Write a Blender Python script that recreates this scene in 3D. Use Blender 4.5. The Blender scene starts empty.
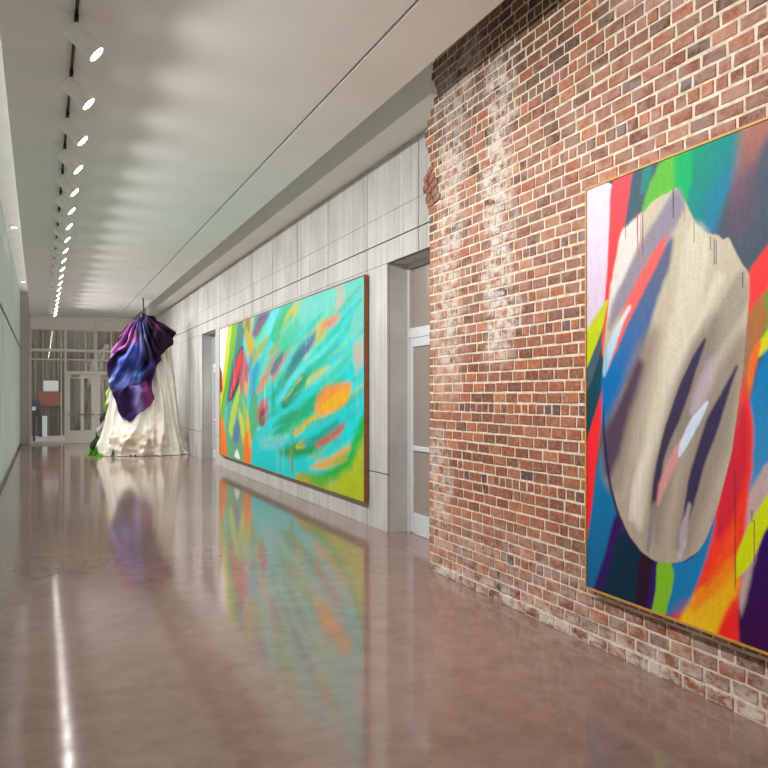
import bpy, math, random
import numpy as np
from mathutils import Vector, Matrix, noise

random.seed(7)
PI = math.pi
C = bpy.context.scene.collection


# ------------------------------------------------------------------ helpers
def lin(c):
    out = []
    for v in c[:3]:
        v = v / 255.0
        out.append(v / 12.92 if v <= 0.04045 else ((v + 0.055) / 1.055) ** 2.4)
    return (out[0], out[1], out[2], 1.0)


def tag(o, label=None, cat=None, group=None, kind=None):
    if label: o['label'] = label
    if cat: o['category'] = cat
    if group: o['group'] = group
    if kind: o['kind'] = kind
    return o


def empty(name, loc=(0, 0, 0), rz=0.0, parent=None):
    o = bpy.data.objects.new(name, None)
    o.empty_display_size = 0.1
    C.objects.link(o)
    o.location = loc
    o.rotation_euler = (0, 0, rz)
    if parent: o.parent = parent
    return o


class MB:
    """collects polygons, then links them as ONE mesh object"""
    def __init__(self):
        self.v, self.f, self.col = [], [], []

    def add(self, verts, faces, col=None):
        b = len(self.v)
        self.v += [tuple(p) for p in verts]
        self.f += [tuple(i + b for i in f) for f in faces]
        self.col += [col or (1, 1, 1, 1)] * len(verts)

    def box(self, x0, x1, y0, y1, z0, z1, bev=0.0):
        if x0 > x1: x0, x1 = x1, x0
        if y0 > y1: y0, y1 = y1, y0
        if z0 > z1: z0, z1 = z1, z0
        if bev <= 0:
            v = [(x, y, z) for z in (z0, z1) for y in (y0, y1) for x in (x0, x1)]
            self.add(v, [(0, 2, 3, 1), (4, 5, 7, 6), (0, 1, 5, 4), (2, 6, 7, 3), (0, 4, 6, 2), (1, 3, 7, 5)])
            return
        b = min(bev, (x1 - x0) * .45, (y1 - y0) * .45, (z1 - z0) * .45)
        def ring(i, z):
            return [(x0 + i, y0 + i, z), (x1 - i, y0 + i, z), (x1 - i, y1 - i, z), (x0 + i, y1 - i, z)]
        def oct_(z):
            return [(x0 + b, y0, z), (x1 - b, y0, z), (x1, y0 + b, z), (x1, y1 - b, z),
                    (x1 - b, y1, z), (x0 + b, y1, z), (x0, y1 - b, z), (x0, y0 + b, z)]
        def oct_in(z):
            r = ring(b, z)
            return [r[0], r[1], r[1], r[2], r[2], r[3], r[3], r[0]]
        v = ring(b, z0) + oct_(z0 + b) + oct_(z1 - b) + ring(b, z1)
        f = [(3, 2, 1, 0), (20, 21, 22, 23)]
        for i in range(8):
            j = (i + 1) % 8
            f.append((4 + i, 4 + j, 12 + j, 12 + i))
        lo = [0, 1, 1, 2, 2, 3, 3, 0]
        for i in range(8):
            j = (i + 1) % 8
            if lo[i] == lo[j]:
                f.append((lo[i], 4 + j, 4 + i))
                f.append((20 + lo[i], 12 + i, 12 + j))
            else:
                f.append((lo[i], lo[j], 4 + j, 4 + i))
                f.append((20 + lo[j], 20 + lo[i], 12 + i, 12 + j))
        self.add(v, f)

    def prism(self, poly, z0, z1):
        n = len(poly)
        v = [(x, y, z0) for x, y in poly] + [(x, y, z1) for x, y in poly]
        f = [tuple(reversed(range(n))), tuple(range(n, 2 * n))]
        f += [(i, (i + 1) % n, n + (i + 1) % n, n + i) for i in range(n)]
        self.add(v, f)

    def tube(self, pts, rad, n=12, caps=True):
        pts = [Vector(p) for p in pts]
        if not isinstance(rad, (list, tuple)): rad = [rad] * len(pts)
        rings = []
        up = Vector((0, 0, 1))
        for i, p in enumerate(pts):
            a = pts[max(i - 1, 0)]; b = pts[min(i + 1, len(pts) - 1)]
            d = (b - a)
            if d.length < 1e-9: d = pts[-1] - pts[0]
            d.normalize()
            ref = up if abs(d.dot(up)) < .95 else Vector((1, 0, 0))
            u = d.cross(ref).normalized(); w = u.cross(d).normalized()
            rings.append([p + rad[i] * (math.cos(2 * PI * k / n) * u + math.sin(2 * PI * k / n) * w) for k in range(n)])
        v = [q for r in rings for q in r]
        f = []
        for i in range(len(rings) - 1):
            for k in range(n):
                k2 = (k + 1) % n
                f.append((i * n + k, (i + 1) * n + k, (i + 1) * n + k2, i * n + k2))
        if caps:
            f.append(tuple(range(n)))
            f.append(tuple(reversed(range((len(rings) - 1) * n, len(rings) * n))))
        self.add(v, f)

    def build(self, name, mat, parent=None, smooth=False, colors=None):
        me = bpy.data.meshes.new(name)
        me.from_pydata(self.v, [], self.f)
        me.validate()
        import bmesh
        bm = bmesh.new(); bm.from_mesh(me)
        bmesh.ops.recalc_face_normals(bm, faces=bm.faces)
        bm.to_mesh(me); bm.free()
        if colors is not None or any(c != (1, 1, 1, 1) for c in self.col[:1]):
            at = me.color_attributes.new('Col', 'FLOAT_COLOR', 'POINT')
            cc = colors if colors is not None else self.col
            at.data.foreach_set('color', np.asarray(cc, dtype=np.float32).ravel())
        if smooth:
            me.polygons.foreach_set('use_smooth', [True] * len(me.polygons))
        o = bpy.data.objects.new(name, me)
        C.objects.link(o)
        if mat: me.materials.append(mat)
        if parent: o.parent = parent
        return o


# ------------------------------------------------------------------ materials
def new_mat(name):
    m = bpy.data.materials.new(name)
    m.use_nodes = True
    nt = m.node_tree
    for n in list(nt.nodes): nt.nodes.remove(n)
    out = nt.nodes.new('ShaderNodeOutputMaterial')
    return m, nt, out


def N(nt, typ, **kw):
    n = nt.nodes.new(typ)
    for k, v in kw.items():
        if k.startswith('i_'):
            key = k[2:]
            key = int(key) if key.isdigit() else key.replace('_', ' ')
            n.inputs[key].default_value = v
        else:
            setattr(n, k, v)
    return n


def L(nt, a, b): nt.links.new(a, b)


def principled(nt, out, col=None, rough=.5, metal=0.0, spec=.5):
    b = N(nt, 'ShaderNodeBsdfPrincipled')
    if col is not None: b.inputs['Base Color'].default_value = col
    b.inputs['Roughness'].default_value = rough
    b.inputs['Metallic'].default_value = metal
    b.inputs['Specular IOR Level'].default_value = spec
    L(nt, b.outputs[0], out.inputs[0])
    return b


def mapped(nt, scale=(1, 1, 1), coord='Object', rot=(0, 0, 0)):
    tc = N(nt, 'ShaderNodeTexCoord')
    mp = N(nt, 'ShaderNodeMapping')
    mp.inputs['Scale'].default_value = scale
    mp.inputs['Rotation'].default_value = rot
    L(nt, tc.outputs[coord], mp.inputs[0])
    return mp.outputs[0]


def ramp(nt, fac, stops):
    r = N(nt, 'ShaderNodeValToRGB')
    e = r.color_ramp.elements
    while len(e) < len(stops): e.new(.5)
    for i, (p, c) in enumerate(stops):
        e[i].position = p; e[i].color = c if len(c) == 4 else lin(c)
    L(nt, fac, r.inputs[0])
    return r.outputs[0]


def noise_tex(nt, vec, scale=5, detail=4, rough=.5, dist=0.0):
    n = N(nt, 'ShaderNodeTexNoise')
    n.inputs['Scale'].default_value = scale
    n.inputs['Detail'].default_value = detail
    n.inputs['Roughness'].default_value = rough
    n.inputs['Distortion'].default_value = dist
    L(nt, vec, n.inputs['Vector'])
    return n.outputs['Fac']


def math_n(nt, op, a, b=None, clamp=False):
    m = N(nt, 'ShaderNodeMath', operation=op, use_clamp=clamp)
    for i, x in enumerate((a, b)):
        if x is None: continue
        if isinstance(x, (int, float)): m.inputs[i].default_value = x
        else: L(nt, x, m.inputs[i])
    return m.outputs[0]


def mixc(nt, fac, a, b, mode='MIX'):
    m = N(nt, 'ShaderNodeMix', data_type='RGBA', blend_type=mode)
    for sock, x in ((m.inputs['Factor'], fac), (m.inputs[6], a), (m.inputs[7], b)):
        if isinstance(x, (int, float)): sock.default_value = x
        elif isinstance(x, (tuple, list)): sock.default_value = x
        else: L(nt, x, sock)
    return m.outputs[2]


def bump(nt, bsdf, h, strength=.2, dist=.01):
    b = N(nt, 'ShaderNodeBump')
    b.inputs['Strength'].default_value = strength
    b.inputs['Distance'].default_value = dist
    L(nt, h, b.inputs['Height'])
    L(nt, b.outputs[0], bsdf.inputs['Normal'])


def simple(name, col, rough=.5, metal=0.0, var=.06, scale=12, spec=.5):
    m, nt, out = new_mat(name)
    b = principled(nt, out, None, rough, metal, spec)
    v = noise_tex(nt, mapped(nt), scale, 4)
    c = lin(col)
    lo = tuple(x * (1 - var) for x in c[:3]) + (1,)
    hi = tuple(min(1, x * (1 + var)) for x in c[:3]) + (1,)
    L(nt, ramp(nt, v, [(.3, lo), (.7, hi)]), b.inputs['Base Color'])
    return m


M = {}
M['ceiling'] = simple('ceiling_plaster', (238, 239, 236), .7, var=.03, scale=1.3, spec=.3)
M['soffit'] = simple('soffit_plaster', (248, 246, 241), .7, var=.03, scale=1.3, spec=.3)
M['slab'] = simple('slab_paint', (228, 227, 222), .8, var=.05, scale=2)
M['black'] = simple('black_metal', (26, 25, 25), .45)
M['white_paint'] = simple('white_powder_coat', (244, 243, 240), .4, var=.02)
M['aluminium'] = simple('grey_aluminium', (212, 215, 219), .4, .1, var=.03)
M['bronze_metal'] = simple('warm_grey_frame', (240, 236, 230), .45, 0.0, var=.03)
M['steel'] = simple('brushed_steel', (150, 145, 140), .3, .9, var=.05)
M['joint'] = simple('dark_joint', (70, 67, 63), .8)
M['dark_rail'] = simple('dark_rail_metal', (110, 110, 108), .45, .4)
M['gold_wood'] = simple('gilded_wood_edge', (190, 140, 62), .45, var=.15, scale=20)
M['brown_wood'] = simple('brown_wood_frame', (140, 84, 50), .5, var=.2, scale=18)
M['frost'] = simple('frosted_glass_panel', (150, 138, 130), .22, var=.05, scale=1.2)
M['frost_blue'] = simple('pale_blue_glass_panel', (176, 184, 196), .2, var=.05, scale=1.2)
M['column'] = simple('grey_column_plaster', (184, 179, 174), .6, var=.04, scale=3)
M['dark_base'] = simple('dark_base_strip', (120, 104, 96), .4, var=.1)
M['kiosk_screen'] = simple('violet_dark_screen', (58, 48, 72), .2, var=.2, scale=6)
M['white_panel'] = simple('white_laminate', (226, 228, 230), .35, var=.02)
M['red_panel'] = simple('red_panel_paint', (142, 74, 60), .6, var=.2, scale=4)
M['spandrel'] = simple('white_spandrel', (246, 241, 233), .5, var=.03, scale=2)

# polished concrete floor
m, nt, out = new_mat('polished_concrete')
b = principled(nt, out, None, .14, 0, .55)
vec = mapped(nt)
n1 = noise_tex(nt, vec, .55, 6, .6, .4)
n2 = noise_tex(nt, vec, 6, 6, .65, .2)
c1 = ramp(nt, n1, [(.3, (114, 91, 83)), (.5, (131, 106, 97)), (.72, (149, 123, 114))])
c2 = ramp(nt, n2, [(.3, (120, 95, 86)), (.6, (178, 150, 140))])
L(nt, mixc(nt, .22, c1, c2), b.inputs['Base Color'])
r1 = math_n(nt, 'MULTIPLY', n1, .06)
L(nt, math_n(nt, 'ADD', r1, .065), b.inputs['Roughness'])
wv = noise_tex(nt, mapped(nt, (1, .6, 1)), .9, 2, .5)
bump(nt, b, wv, .06, .02)
M['floor'] = m

# board-marked pale concrete panels
m, nt, out = new_mat('pale_concrete')
b = principled(nt, out, None, .62, 0, .35)
g1 = noise_tex(nt, mapped(nt, (1, 9, .35)), 1.6, 6, .65, .2)
g2 = noise_tex(nt, mapped(nt, (1, 1.6, .8)), 1.1, 5, .6)
g3 = noise_tex(nt, mapped(nt, (6, 30, 4)), 2.0, 3, .6)
ca = ramp(nt, g1, [(.3, (164, 162, 158)), (.5, (194, 192, 188)), (.72, (212, 211, 208))])
cb = ramp(nt, g2, [(.34, (160, 158, 154)), (.62, (214, 212, 208))])
cc = mixc(nt, .4, ca, cb)
# thin board lines every 0.29 m of height, and at the lift line
tc = N(nt, 'ShaderNodeTexCoord'); sx = N(nt, 'ShaderNodeSeparateXYZ'); L(nt, tc.outputs['Object'], sx.inputs[0])
zz = math_n(nt, 'FRACT', math_n(nt, 'DIVIDE', math_n(nt, 'ADD', sx.outputs[2], -.33), .585))
ln = math_n(nt, 'LESS_THAN', zz, .010)
L(nt, mixc(nt, math_n(nt, 'MULTIPLY', ln, .16), cc, lin((110, 104, 98))), b.inputs['Base Color'])
bump(nt, b, math_n(nt, 'ADD', g1, math_n(nt, 'MULTIPLY', g3, .4)), .15, .01)
M['concrete'] = m

# channel glass: daylight comes through it
m, nt, out = new_mat('channel_glass')
vec = mapped(nt, (1, 6, .4))
st = noise_tex(nt, vec, 1.4, 4, .6)
colr = ramp(nt, st, [(.3, (148, 155, 148)), (.7, (196, 202, 194))])
d = N(nt, 'ShaderNodeBsdfDiffuse'); t = N(nt, 'ShaderNodeBsdfTranslucent')
L(nt, colr, d.inputs[0]); L(nt, colr, t.inputs[0])
mx = N(nt, 'ShaderNodeMixShader'); mx.inputs[0].default_value = .5
L(nt, d.outputs[0], mx.inputs[1]); L(nt, t.outputs[0], mx.inputs[2])
gl = N(nt, 'ShaderNodeBsdfGlossy'); gl.inputs['Roughness'].default_value = .25
mx2 = N(nt, 'ShaderNodeMixShader'); mx2.inputs[0].default_value = .05
L(nt, mx.outputs[0], mx2.inputs[1]); L(nt, gl.outputs[0], mx2.inputs[2])
L(nt, mx2.outputs[0], out.inputs[0])
M['channel_glass'] = m

# clear glazing
m, nt, out = new_mat('clear_glass')
tr = N(nt, 'ShaderNodeBsdfTransparent'); tr.inputs[0].default_value = (.93, .95, .94, 1)
gl = N(nt, 'ShaderNodeBsdfGlossy'); gl.inputs['Roughness'].default_value = .01
nz = noise_tex(nt, mapped(nt), .8, 2)
bp = N(nt, 'ShaderNodeBump'); bp.inputs['Strength'].default_value = .02; L(nt, nz, bp.inputs['Height'])
L(nt, bp.outputs[0], gl.inputs['Normal'])
fr = N(nt, 'ShaderNodeFresnel'); fr.inputs[0].default_value = 1.5
mx = N(nt, 'ShaderNodeMixShader')
L(nt, math_n(nt, 'MULTIPLY', fr.outputs[0], 2.2, True), mx.inputs[0])
L(nt, tr.outputs[0], mx.inputs[1]); L(nt, gl.outputs[0], mx.inputs[2]); L(nt, mx.outputs[0], out.inputs[0])
M['glass'] = m

# ribbed outside cladding
m, nt, out = new_mat('ribbed_cladding')
b = principled(nt, out, None, .7)
nn = noise_tex(nt, mapped(nt, (5, 1, .12)), 2.2, 4, .6)
L(nt, ramp(nt, nn, [(.3, (62, 50, 42)), (.5, (100, 88, 75)), (.72, (140, 128, 114))]), b.inputs['Base Color'])
M['cladding'] = m
M['pavement'] = simple('pale_paving', (188, 182, 180), .6, var=.08, scale=3)

# brick and mortar
m, nt, out = new_mat('old_brick')
b = principled(nt, out, None, .85, 0, .2)
va = N(nt, 'ShaderNodeVertexColor', layer_name='Col')
ob = mapped(nt)
k1 = noise_tex(nt, ob, 18, 5, .65)
k2 = noise_tex(nt, ob, 90, 3, .6)
base = mixc(nt, 1.0, va.outputs[0], ramp(nt, k1, [(.25, (.56, .54, .53, 1)), (.7, (1.08, 1.05, 1.02, 1))]), 'MULTIPLY')
base = mixc(nt, .35, base, mixc(nt, 1.0, base, ramp(nt, k2, [(.3, (.5, .5, .5, 1)), (.7, (1.4, 1.4, 1.4, 1))]), 'MULTIPLY'))
# lime bloom: two washed streaks and the foot of the wall (local x = along wall, z = height)
sp = N(nt, 'ShaderNodeSeparateXYZ')
tcb = N(nt, 'ShaderNodeTexCoord'); L(nt, tcb.outputs['Object'], sp.inputs[0])
def band(sock, lo, hi, soft):
    mr = N(nt, 'ShaderNodeMapRange', interpolation_type='SMOOTHSTEP')
    mr.inputs[1].default_value = lo - soft; mr.inputs[2].default_value = lo + soft
    L(nt, sock, mr.inputs[0])
    m2 = N(nt, 'ShaderNodeMapRange', interpolation_type='SMOOTHSTEP')
    m2.inputs[1].default_value = hi - soft; m2.inputs[2].default_value = hi + soft
    m2.inputs[3].default_value = 1; m2.inputs[4].default_value = 0
    L(nt, sock, m2.inputs[0])
    return math_n(nt, 'MULTIPLY', mr.outputs[0], m2.outputs[0])
X_, Z_ = sp.outputs[0], sp.outputs[2]
wob = math_n(nt, 'MULTIPLY', math_n(nt, 'ADD', noise_tex(nt, ob, 2.2, 3), -.5), .7)
Xw = math_n(nt, 'ADD', X_, wob)
zones = [(.98, 1.38, .12, 1.75, 3.95, .2, 1.0), (.10, .62, .15, 1.55, 3.7, .35, .85), (.0, .40, .08, .35, 1.2, .2, .7),
         (0, 9, .2, -.2, .14, .1, .9), (2.6, 9, .5, 3.5, 4.3, .2, .55), (0, 9, .2, -.2, .55, .25, .4), (0, 9, .2, 2.0, 3.6, .4, .25), (.2, .9, .3, 3.6, 4.3, .2, .6)]
tot = None
for (a0, a1, sa, z0, z1, sz, k) in zones:
    q = math_n(nt, 'MULTIPLY', math_n(nt, 'MULTIPLY', band(Xw, a0, a1, sa), band(Z_, z0, z1, sz)), k)
    tot = q if tot is None else math_n(nt, 'MAXIMUM', tot, q)
patch = noise_tex(nt, mapped(nt, (1, 1, 1.6)), 6.5, 6, .72)
bl = ramp(nt, patch, [(.40, (0, 0, 0, 1)), (.56, (1, 1, 1, 1))])
bl = math_n(nt, 'MULTIPLY', bl, tot)
fine = math_n(nt, 'MULTIPLY', ramp(nt, noise_tex(nt, ob, 40, 4, .7), [(.48, (0, 0, 0, 1)), (.72, (1, 1, 1, 1))]), .30)
bl = math_n(nt, 'MAXIMUM', bl, fine)
L(nt, mixc(nt, bl, base, lin((214, 205, 198))), b.inputs['Base Color'])
bump(nt, b, math_n(nt, 'ADD', k1, math_n(nt, 'MULTIPLY', k2, .5)), .5, .008)
M['brick'] = m
m, nt, out = new_mat('lime_mortar')
b = principled(nt, out, None, .9, 0, .15)
q = noise_tex(nt, mapped(nt), 14, 5, .6)
L(nt, ramp(nt, q, [(.3, (192, 170, 148)), (.6, (230, 214, 194))]), b.inputs['Base Color'])
bump(nt, b, q, .5, .01)
M['mortar'] = m


def pigment(name, rough, grain_scale, bump_s=.1, weave=False, spec=.4):
    m, nt, out = new_mat(name)
    b = principled(nt, out, None, rough, 0, spec)
    va = N(nt, 'ShaderNodeVertexColor', layer_name='Col')
    g = noise_tex(nt, mapped(nt), grain_scale, 3, .6)
    L(nt, mixc(nt, 1.0, va.outputs[0], ramp(nt, g, [(.3, (.84, .84, .84, 1)), (.7, (1.1, 1.1, 1.1, 1))]), 'MULTIPLY'), b.inputs['Base Color'])
    bump(nt, b, g, bump_s, .004)
    return m
M['acrylic'] = pigment('acrylic_paint', .5, 160, spec=.12)
M['dyed_cloth'] = pigment('dyed_cloth', .75, 60, .2, spec=.25)

m, nt, out = new_mat('lamp_glow')
e = N(nt, 'ShaderNodeEmission'); e.inputs[0].default_value = (1, .96, .9, 1); e.inputs[1].default_value = 26
L(nt, e.outputs[0], out.inputs[0])
M['glow'] = m
m, nt, out = new_mat('soft_lamp_glow')
e = N(nt, 'ShaderNodeEmission'); e.inputs[0].default_value = (1, .97, .92, 1); e.inputs[1].default_value = 4
L(nt, e.outputs[0], out.inputs[0])
M['soft_glow'] = m

SPOT_W = 102.0
NEAR_GAIN = 1.0
FAR_GAIN = 1.5
WORLD_S = 1.2
EXPO = 0.02
SPOT_A = 157.0
SPOT_B = 1.0
GAP_FILL_W = 45.0
STROKES_PETAL = [
 ((70,90,105),3.6,1,(35.6,243.8,221.9,240.8,221.9,10.2,-27.4,-39.5,-27.4,248.4)),
 ((228,214,236),0.6,1,(-8.4,235.2,24.2,235,23.3,213.1,21.5,190.7,19.6,168.1,13.2,158.4,3.6,143.3,-8.4,134.9),((3.6,223.0),(3.6,140.4),(205,185,205))),
 ((232,78,88),1.2,1,(23.3,234.7,43.2,235.2,39.8,218,34.7,207.5,29.5,189.4,20.6,166.9,16.9,161.5,18.7,176.8,21.5,202.1),((31.2,233.8),(17.8,162.6),(228,55,60))),
 ((68,92,108),1.2,1,(42.3,235.4,57.6,235.7,52.1,220.6,48.1,210.8,34.7,204.1,38.1,218.4)),
 ((25,140,132),1.2,0.8,(50.5,235.5,57.6,235.2,54.5,228.1,48.9,221.4)),
 ((96,182,62),1.8,1,(49.7,211,56.1,225,65.3,235.3,82.7,235.5,79.9,216.7,69.8,216.1,60,215.2)),
 ((0,150,112),3,1,(75.6,216.7,78.5,236.2,120.2,238.2,118.5,221.4,110.1,197.9,100.1,189,92.2,193.3,84.1,206.8),((82.0,226.2),(111.3,204.6),(30,118,152))),
 ((10,175,95),1.8,0.8,(74.2,218.1,75.6,235,84.1,236.2,85.5,220.4,81.3,208.9)),
 ((30,125,160),3,0.7,(100.1,212,110.1,219,114.9,208.5,103.9,187.3,95.5,191.2)),
 ((74,86,103),3.6,1,(114.3,208.6,128.8,235.5,149.8,234,149.8,174.9,133.2,172.4,122,163.7,114.9,176.1,106.4,185.9,101.4,187.8)),
 ((178,112,92),4.2,0.85,(119.7,236.6,135.3,235.2,128.8,227.5,119.7,207.3,113.7,197.2,116.1,217.4),((128.8,236.4),(116.1,199.0),(112,84,104))),
 ((95,80,100),4.8,0.7,(116.1,208.2,124.3,217.5,123.1,195.2,116.1,185.1,111.3,190.7)),
 ((70,80,100),4.8,1,(144.8,237.8,221.9,227.3,221.9,169.6,144.8,180)),
 ((243,62,66),1.2,1,(133.2,179.9,122.6,169.5,122,156.9,119.7,147.1,127.7,156.2,144.8,170.6,164.2,200.9,177.5,205.4,149.8,191.8)),
 ((96,158,66),1.8,1,(144.8,170.6,135.3,162,128.8,152.5,123.1,140.9,126,133.9,133.2,141.5,149.8,158,164.2,180.6)),
 ((170,112,62),1.8,1,(129.9,157.8,122,148.7,119.1,136.6,117.9,118.3,122,111.5,124.8,124.1,127.1,136.1,131.5,146.9),((123.1,147.7),(120.2,116.0),(190,105,60))),
 ((205,212,30),1.2,1,(149.8,153.8,135.3,144.4,128.8,136.9,127.1,131.2,134.3,135.3,149.8,143.2)),
 ((240,112,42),0.9,1,(128.8,138.3,126,128.6,123.1,115.1,120.8,120.6,123.1,131.8)),
 ((0,122,184),1.8,1,(149.8,141.1,133.2,133.6,126.5,123.1,123.1,106.9,122,79.7,119.1,61.1,133.2,80.6,177.5,119.5,177.5,150.8),((128.8,129.3),(123.1,70.7),(60,140,190))),
 ((188,160,160),1.2,1,(177.5,119.5,133.2,84.2,122,68.3,117.3,51.7,114.9,39.3,117.9,9.6,124.3,25.7,133.2,43.1,177.5,103.9)),
 ((45,12,92),1.8,1,(177.5,103.9,133.2,62.1,118.5,8.4,113.1,18.6,111.9,-14.3,221.9,-16.9,221.9,112),((128.8,49.0),(133.2,1.2),(60,10,70))),
 ((240,52,44),1.8,1,(118.5,124.3,123.1,100.1,122.6,79.7,119.7,56.6,116.7,33.2,114.3,14.2,116.1,-8.4,85.5,-7.8,56.1,-16,77,5,90.9,25.6,101.4,55,108.9,87.9,114.9,111.4),((118.5,116.0),(111.3,8.8),(246,58,36))),
 ((196,32,62),2.4,0.8,(111.3,92.8,118.5,111.4,120.8,93.2,117.3,70.1,111.3,55.5,102.6,44.7,106.4,68.9)),
 ((240,166,22),2.4,1,(114.3,39.2,114.3,23.5,107.6,10.7,100.1,-3.7,85.5,-1.8,75.6,-4.5,85.5,12.1,101.4,24.4),((114.3,37.4),(85.5,-2.8),(236,190,30))),
 ((245,90,30),2.4,0.6,(114.9,56,115.5,37.6,102.6,20.9,85.5,6.1,92.2,18.5,105.2,35.6)),
 ((245,40,40),1.8,0.9,(114.3,18.9,113.7,-4.5,102,-5.5,107.6,8.8)),
 ((204,216,12),0.9,1,(177.5,111.7,133.2,70.1,123.1,55.8,114.9,39.3,114.3,29,122,36.5,133.2,58.6,177.5,100)),
 ((238,40,50),1.2,1,(17.8,122.4,14.1,102.2,7.5,69.9,3.6,37.1,1.6,27.9,-2.3,39.2,-2.3,86.9,5.5,99.1)),
 ((18,66,82),0.9,1,(16.9,146.6,16.9,123.6,3.6,96.1,-2.3,84,-2.3,110.8,7.5,125.5)),
 ((192,202,22),0.9,1,(20.6,169.1,16.9,155.8,7.5,141.3,-2.3,127.5,-2.3,149.6,9.4,160.5)),
 ((230,84,44),0.48,1,(21.5,170.2,17.8,151.1,15,134,14.1,145.6,16.9,158.1)),
 ((160,158,138),0.6,1,(16.9,93.7,17.8,82.2,9.4,52.5,5.5,31.5,5.5,40.3,12.2,70.3)),
 ((8,116,168),1.2,1,(15,84.9,19.6,68,27.7,46.3,20.6,22.5,13.2,-3.8,-6.3,-3.5,1.6,27.9,7.5,58.2),((13.2,76.1),(5.5,-0.9),(20,96,150))),
 ((46,20,92),1.8,1,(27.7,48,33,39.8,20.6,11.1,13.2,-4.9,5.5,-3.8,16.9,18.9)),
 ((4,42,62),2.4,1,(33,38.7,48.1,30.8,59.2,26.4,54.5,10.1,48.1,-3.2,13.2,-4.9,22.4,14.3)),
 ((42,16,40),1.8,1,(48.1,28.6,60.7,26.2,56.8,10.6,54.5,-1.6,43.2,-4.4)),
 ((48,22,92),1.2,1,(58.4,25.7,63.8,25.7,60.7,14.1,58.4,-0.6,52.1,-2.2)),
 ((22,122,178),1.5,1,(100.1,64.4,101.4,54,95.5,33.8,86.8,16.3,77,4,60,-2.3,69.8,13.5,73.4,25.6,85.5,35.9)),
 ((126,186,40),0.9,1,(61.5,26.3,70.5,28.1,73.4,22,70.5,11.1,66.8,-1.6,56.1,-4.4,60.7,11.5)),
 ((140,90,140),2.4,0.5,(85.5,12.1,75.6,0.6,66.8,-2.7,74.2,5.3)),
 ((198,188,167),0.3,1,(33,206.1,28.6,195.2,23.3,176.2,18.7,156.7,16,139.7,16,110.9,16.9,93.7,19.6,76.6,23.3,61.6,29.5,48.2,38.1,36.7,48.1,29.7,60,26.3,71.2,27.7,79.9,30.4,88.9,35.5,94.9,42.4,99.4,51.4,103.9,62.5,108.3,76.2,111.9,88.1,114.9,104.5,117.9,121.5,120.2,141.1,122,156.9,122,169.1,117.9,173.8,114.3,179.9,110.1,187.6,106.4,186.9,103.3,189.8,96.8,191.5,90.2,196.6,84.8,204.7,82,210.2,78.5,214.1,77,217.9,73.4,219.3,69.8,217.6,63.8,217.4,56.1,215.5,52.1,212.1,48.1,211.9,43.2,209.1,39,206.6),((85.5,190.6),(56.1,36.9),(172,158,142))),
 ((228,218,216),1.8,0.9,(33,204.5,43.2,208,49.7,209.9,44.8,195.2,33,175,20.6,156.6,23.3,176.2)),
 ((138,130,152),2.4,0.9,(75.6,218.8,81.3,209.4,74.2,199.8,60,186.8,44.8,170.8,29.5,160.3,20.6,149.7,24.2,164.8,43.2,188.4,60,204.6)),
 ((216,208,188),3.6,0.8,(85.5,198.1,95.5,190.8,94.9,169.5,85.5,146,72.7,111.2,56.1,68.7,48.1,41,41.5,50.9,52.1,89.7,65.3,126.7,74.9,162)),
 ((222,214,196),2.4,0.7,(103.9,173.1,106.4,168,85.5,138.5,69.8,111.2,60,84.9,66.8,111.2,81.3,138.8)),
 ((158,148,132),2.4,0.8,(118.5,171.9,120.8,157,110.1,144.1,92.2,121.1,81.3,96.2,75.6,96,85.5,121.2,102.6,151.8)),
 ((96,102,134),2.4,1,(72.7,195,69.8,180.6,60,163.7,52.9,148.4,46.4,135.4,36.4,122.1,24.2,104.2,16,90.2,15,124.8,27.7,141.9,48.1,166.1,60.7,183.5),((60.0,182.1),(24.2,125.1),(0,108,178))),
 ((234,96,92),1.5,0.95,(69,196.7,63.8,186.7,52.1,172.5,41.5,160.2,26,138.1,16,125.9,17.8,136.7,33,160,48.1,177.9,60,189.9)),
 ((225,235,242),1.5,0.9,(39.8,163.1,33,154.4,24.2,138.1,16,123.6,16.9,135.1,25.1,150.5),((38.1,161.7),(18.7,129.3),(140,205,235))),
 ((140,124,116),5.4,0.75,(60,147.9,52.1,126.1,43.2,105.6,34.7,83.3,27.7,60.4,18.7,65.1,16.9,87.9,31.2,111,48.1,138)),
 ((76,56,82),3.6,0.95,(48.1,131.6,43.2,117.6,34.7,97.1,26,78.2,19.6,67.5,16,87.9,26,102.5,38.1,119.8)),
 ((134,120,112),4.8,0.75,(102.6,151.8,97.5,130.6,88.2,108.8,78.5,91.1,69.8,70.1,60.7,37.7,52.9,33.7,57.6,68.9,69.8,106,85.5,136.1)),
 ((140,126,116),4.8,0.75,(119.7,141.1,116.1,118.3,107.6,92.6,97.5,72.8,89.5,52.3,81.3,36.1,75.6,37.7,81.3,71.2,94.9,108.9,108.9,130.2)),
 ((54,46,84),1.08,0.97,(96.2,142.3,90.2,129.9,84.1,116.2,77,101.1,70.5,90.7,65.3,80,61.5,61.4,54.5,30.3,52.9,32.1,60,74.4,66.8,95.6,77.8,117.3,86.8,132),((92.2,135.7),(57.6,42.5),(60,44,66))),
 ((196,178,196),2.4,0.6,(101.4,132.4,98.8,120,91.6,109.3,86.1,104.3,89.5,115.2,95.5,125.9)),
 ((214,146,148),1.5,0.85,(79.9,91.1,74.9,79.7,66.8,66.7,60.7,54.5,63.8,67.4,71.2,81.5)),
 ((206,218,238),0.72,0.95,(97.5,111.3,92.9,103,84.1,90.4,77,81.9,77.8,88,85.5,101.3)),
 ((50,44,78),1.08,0.97,(116.1,128.9,110.1,115.1,102.6,97.1,94.2,80.2,87.5,61.9,78.5,34.6,77,36.4,84.8,72.5,90.9,87.8,97.5,102.7,106.4,115.2)),
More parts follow.
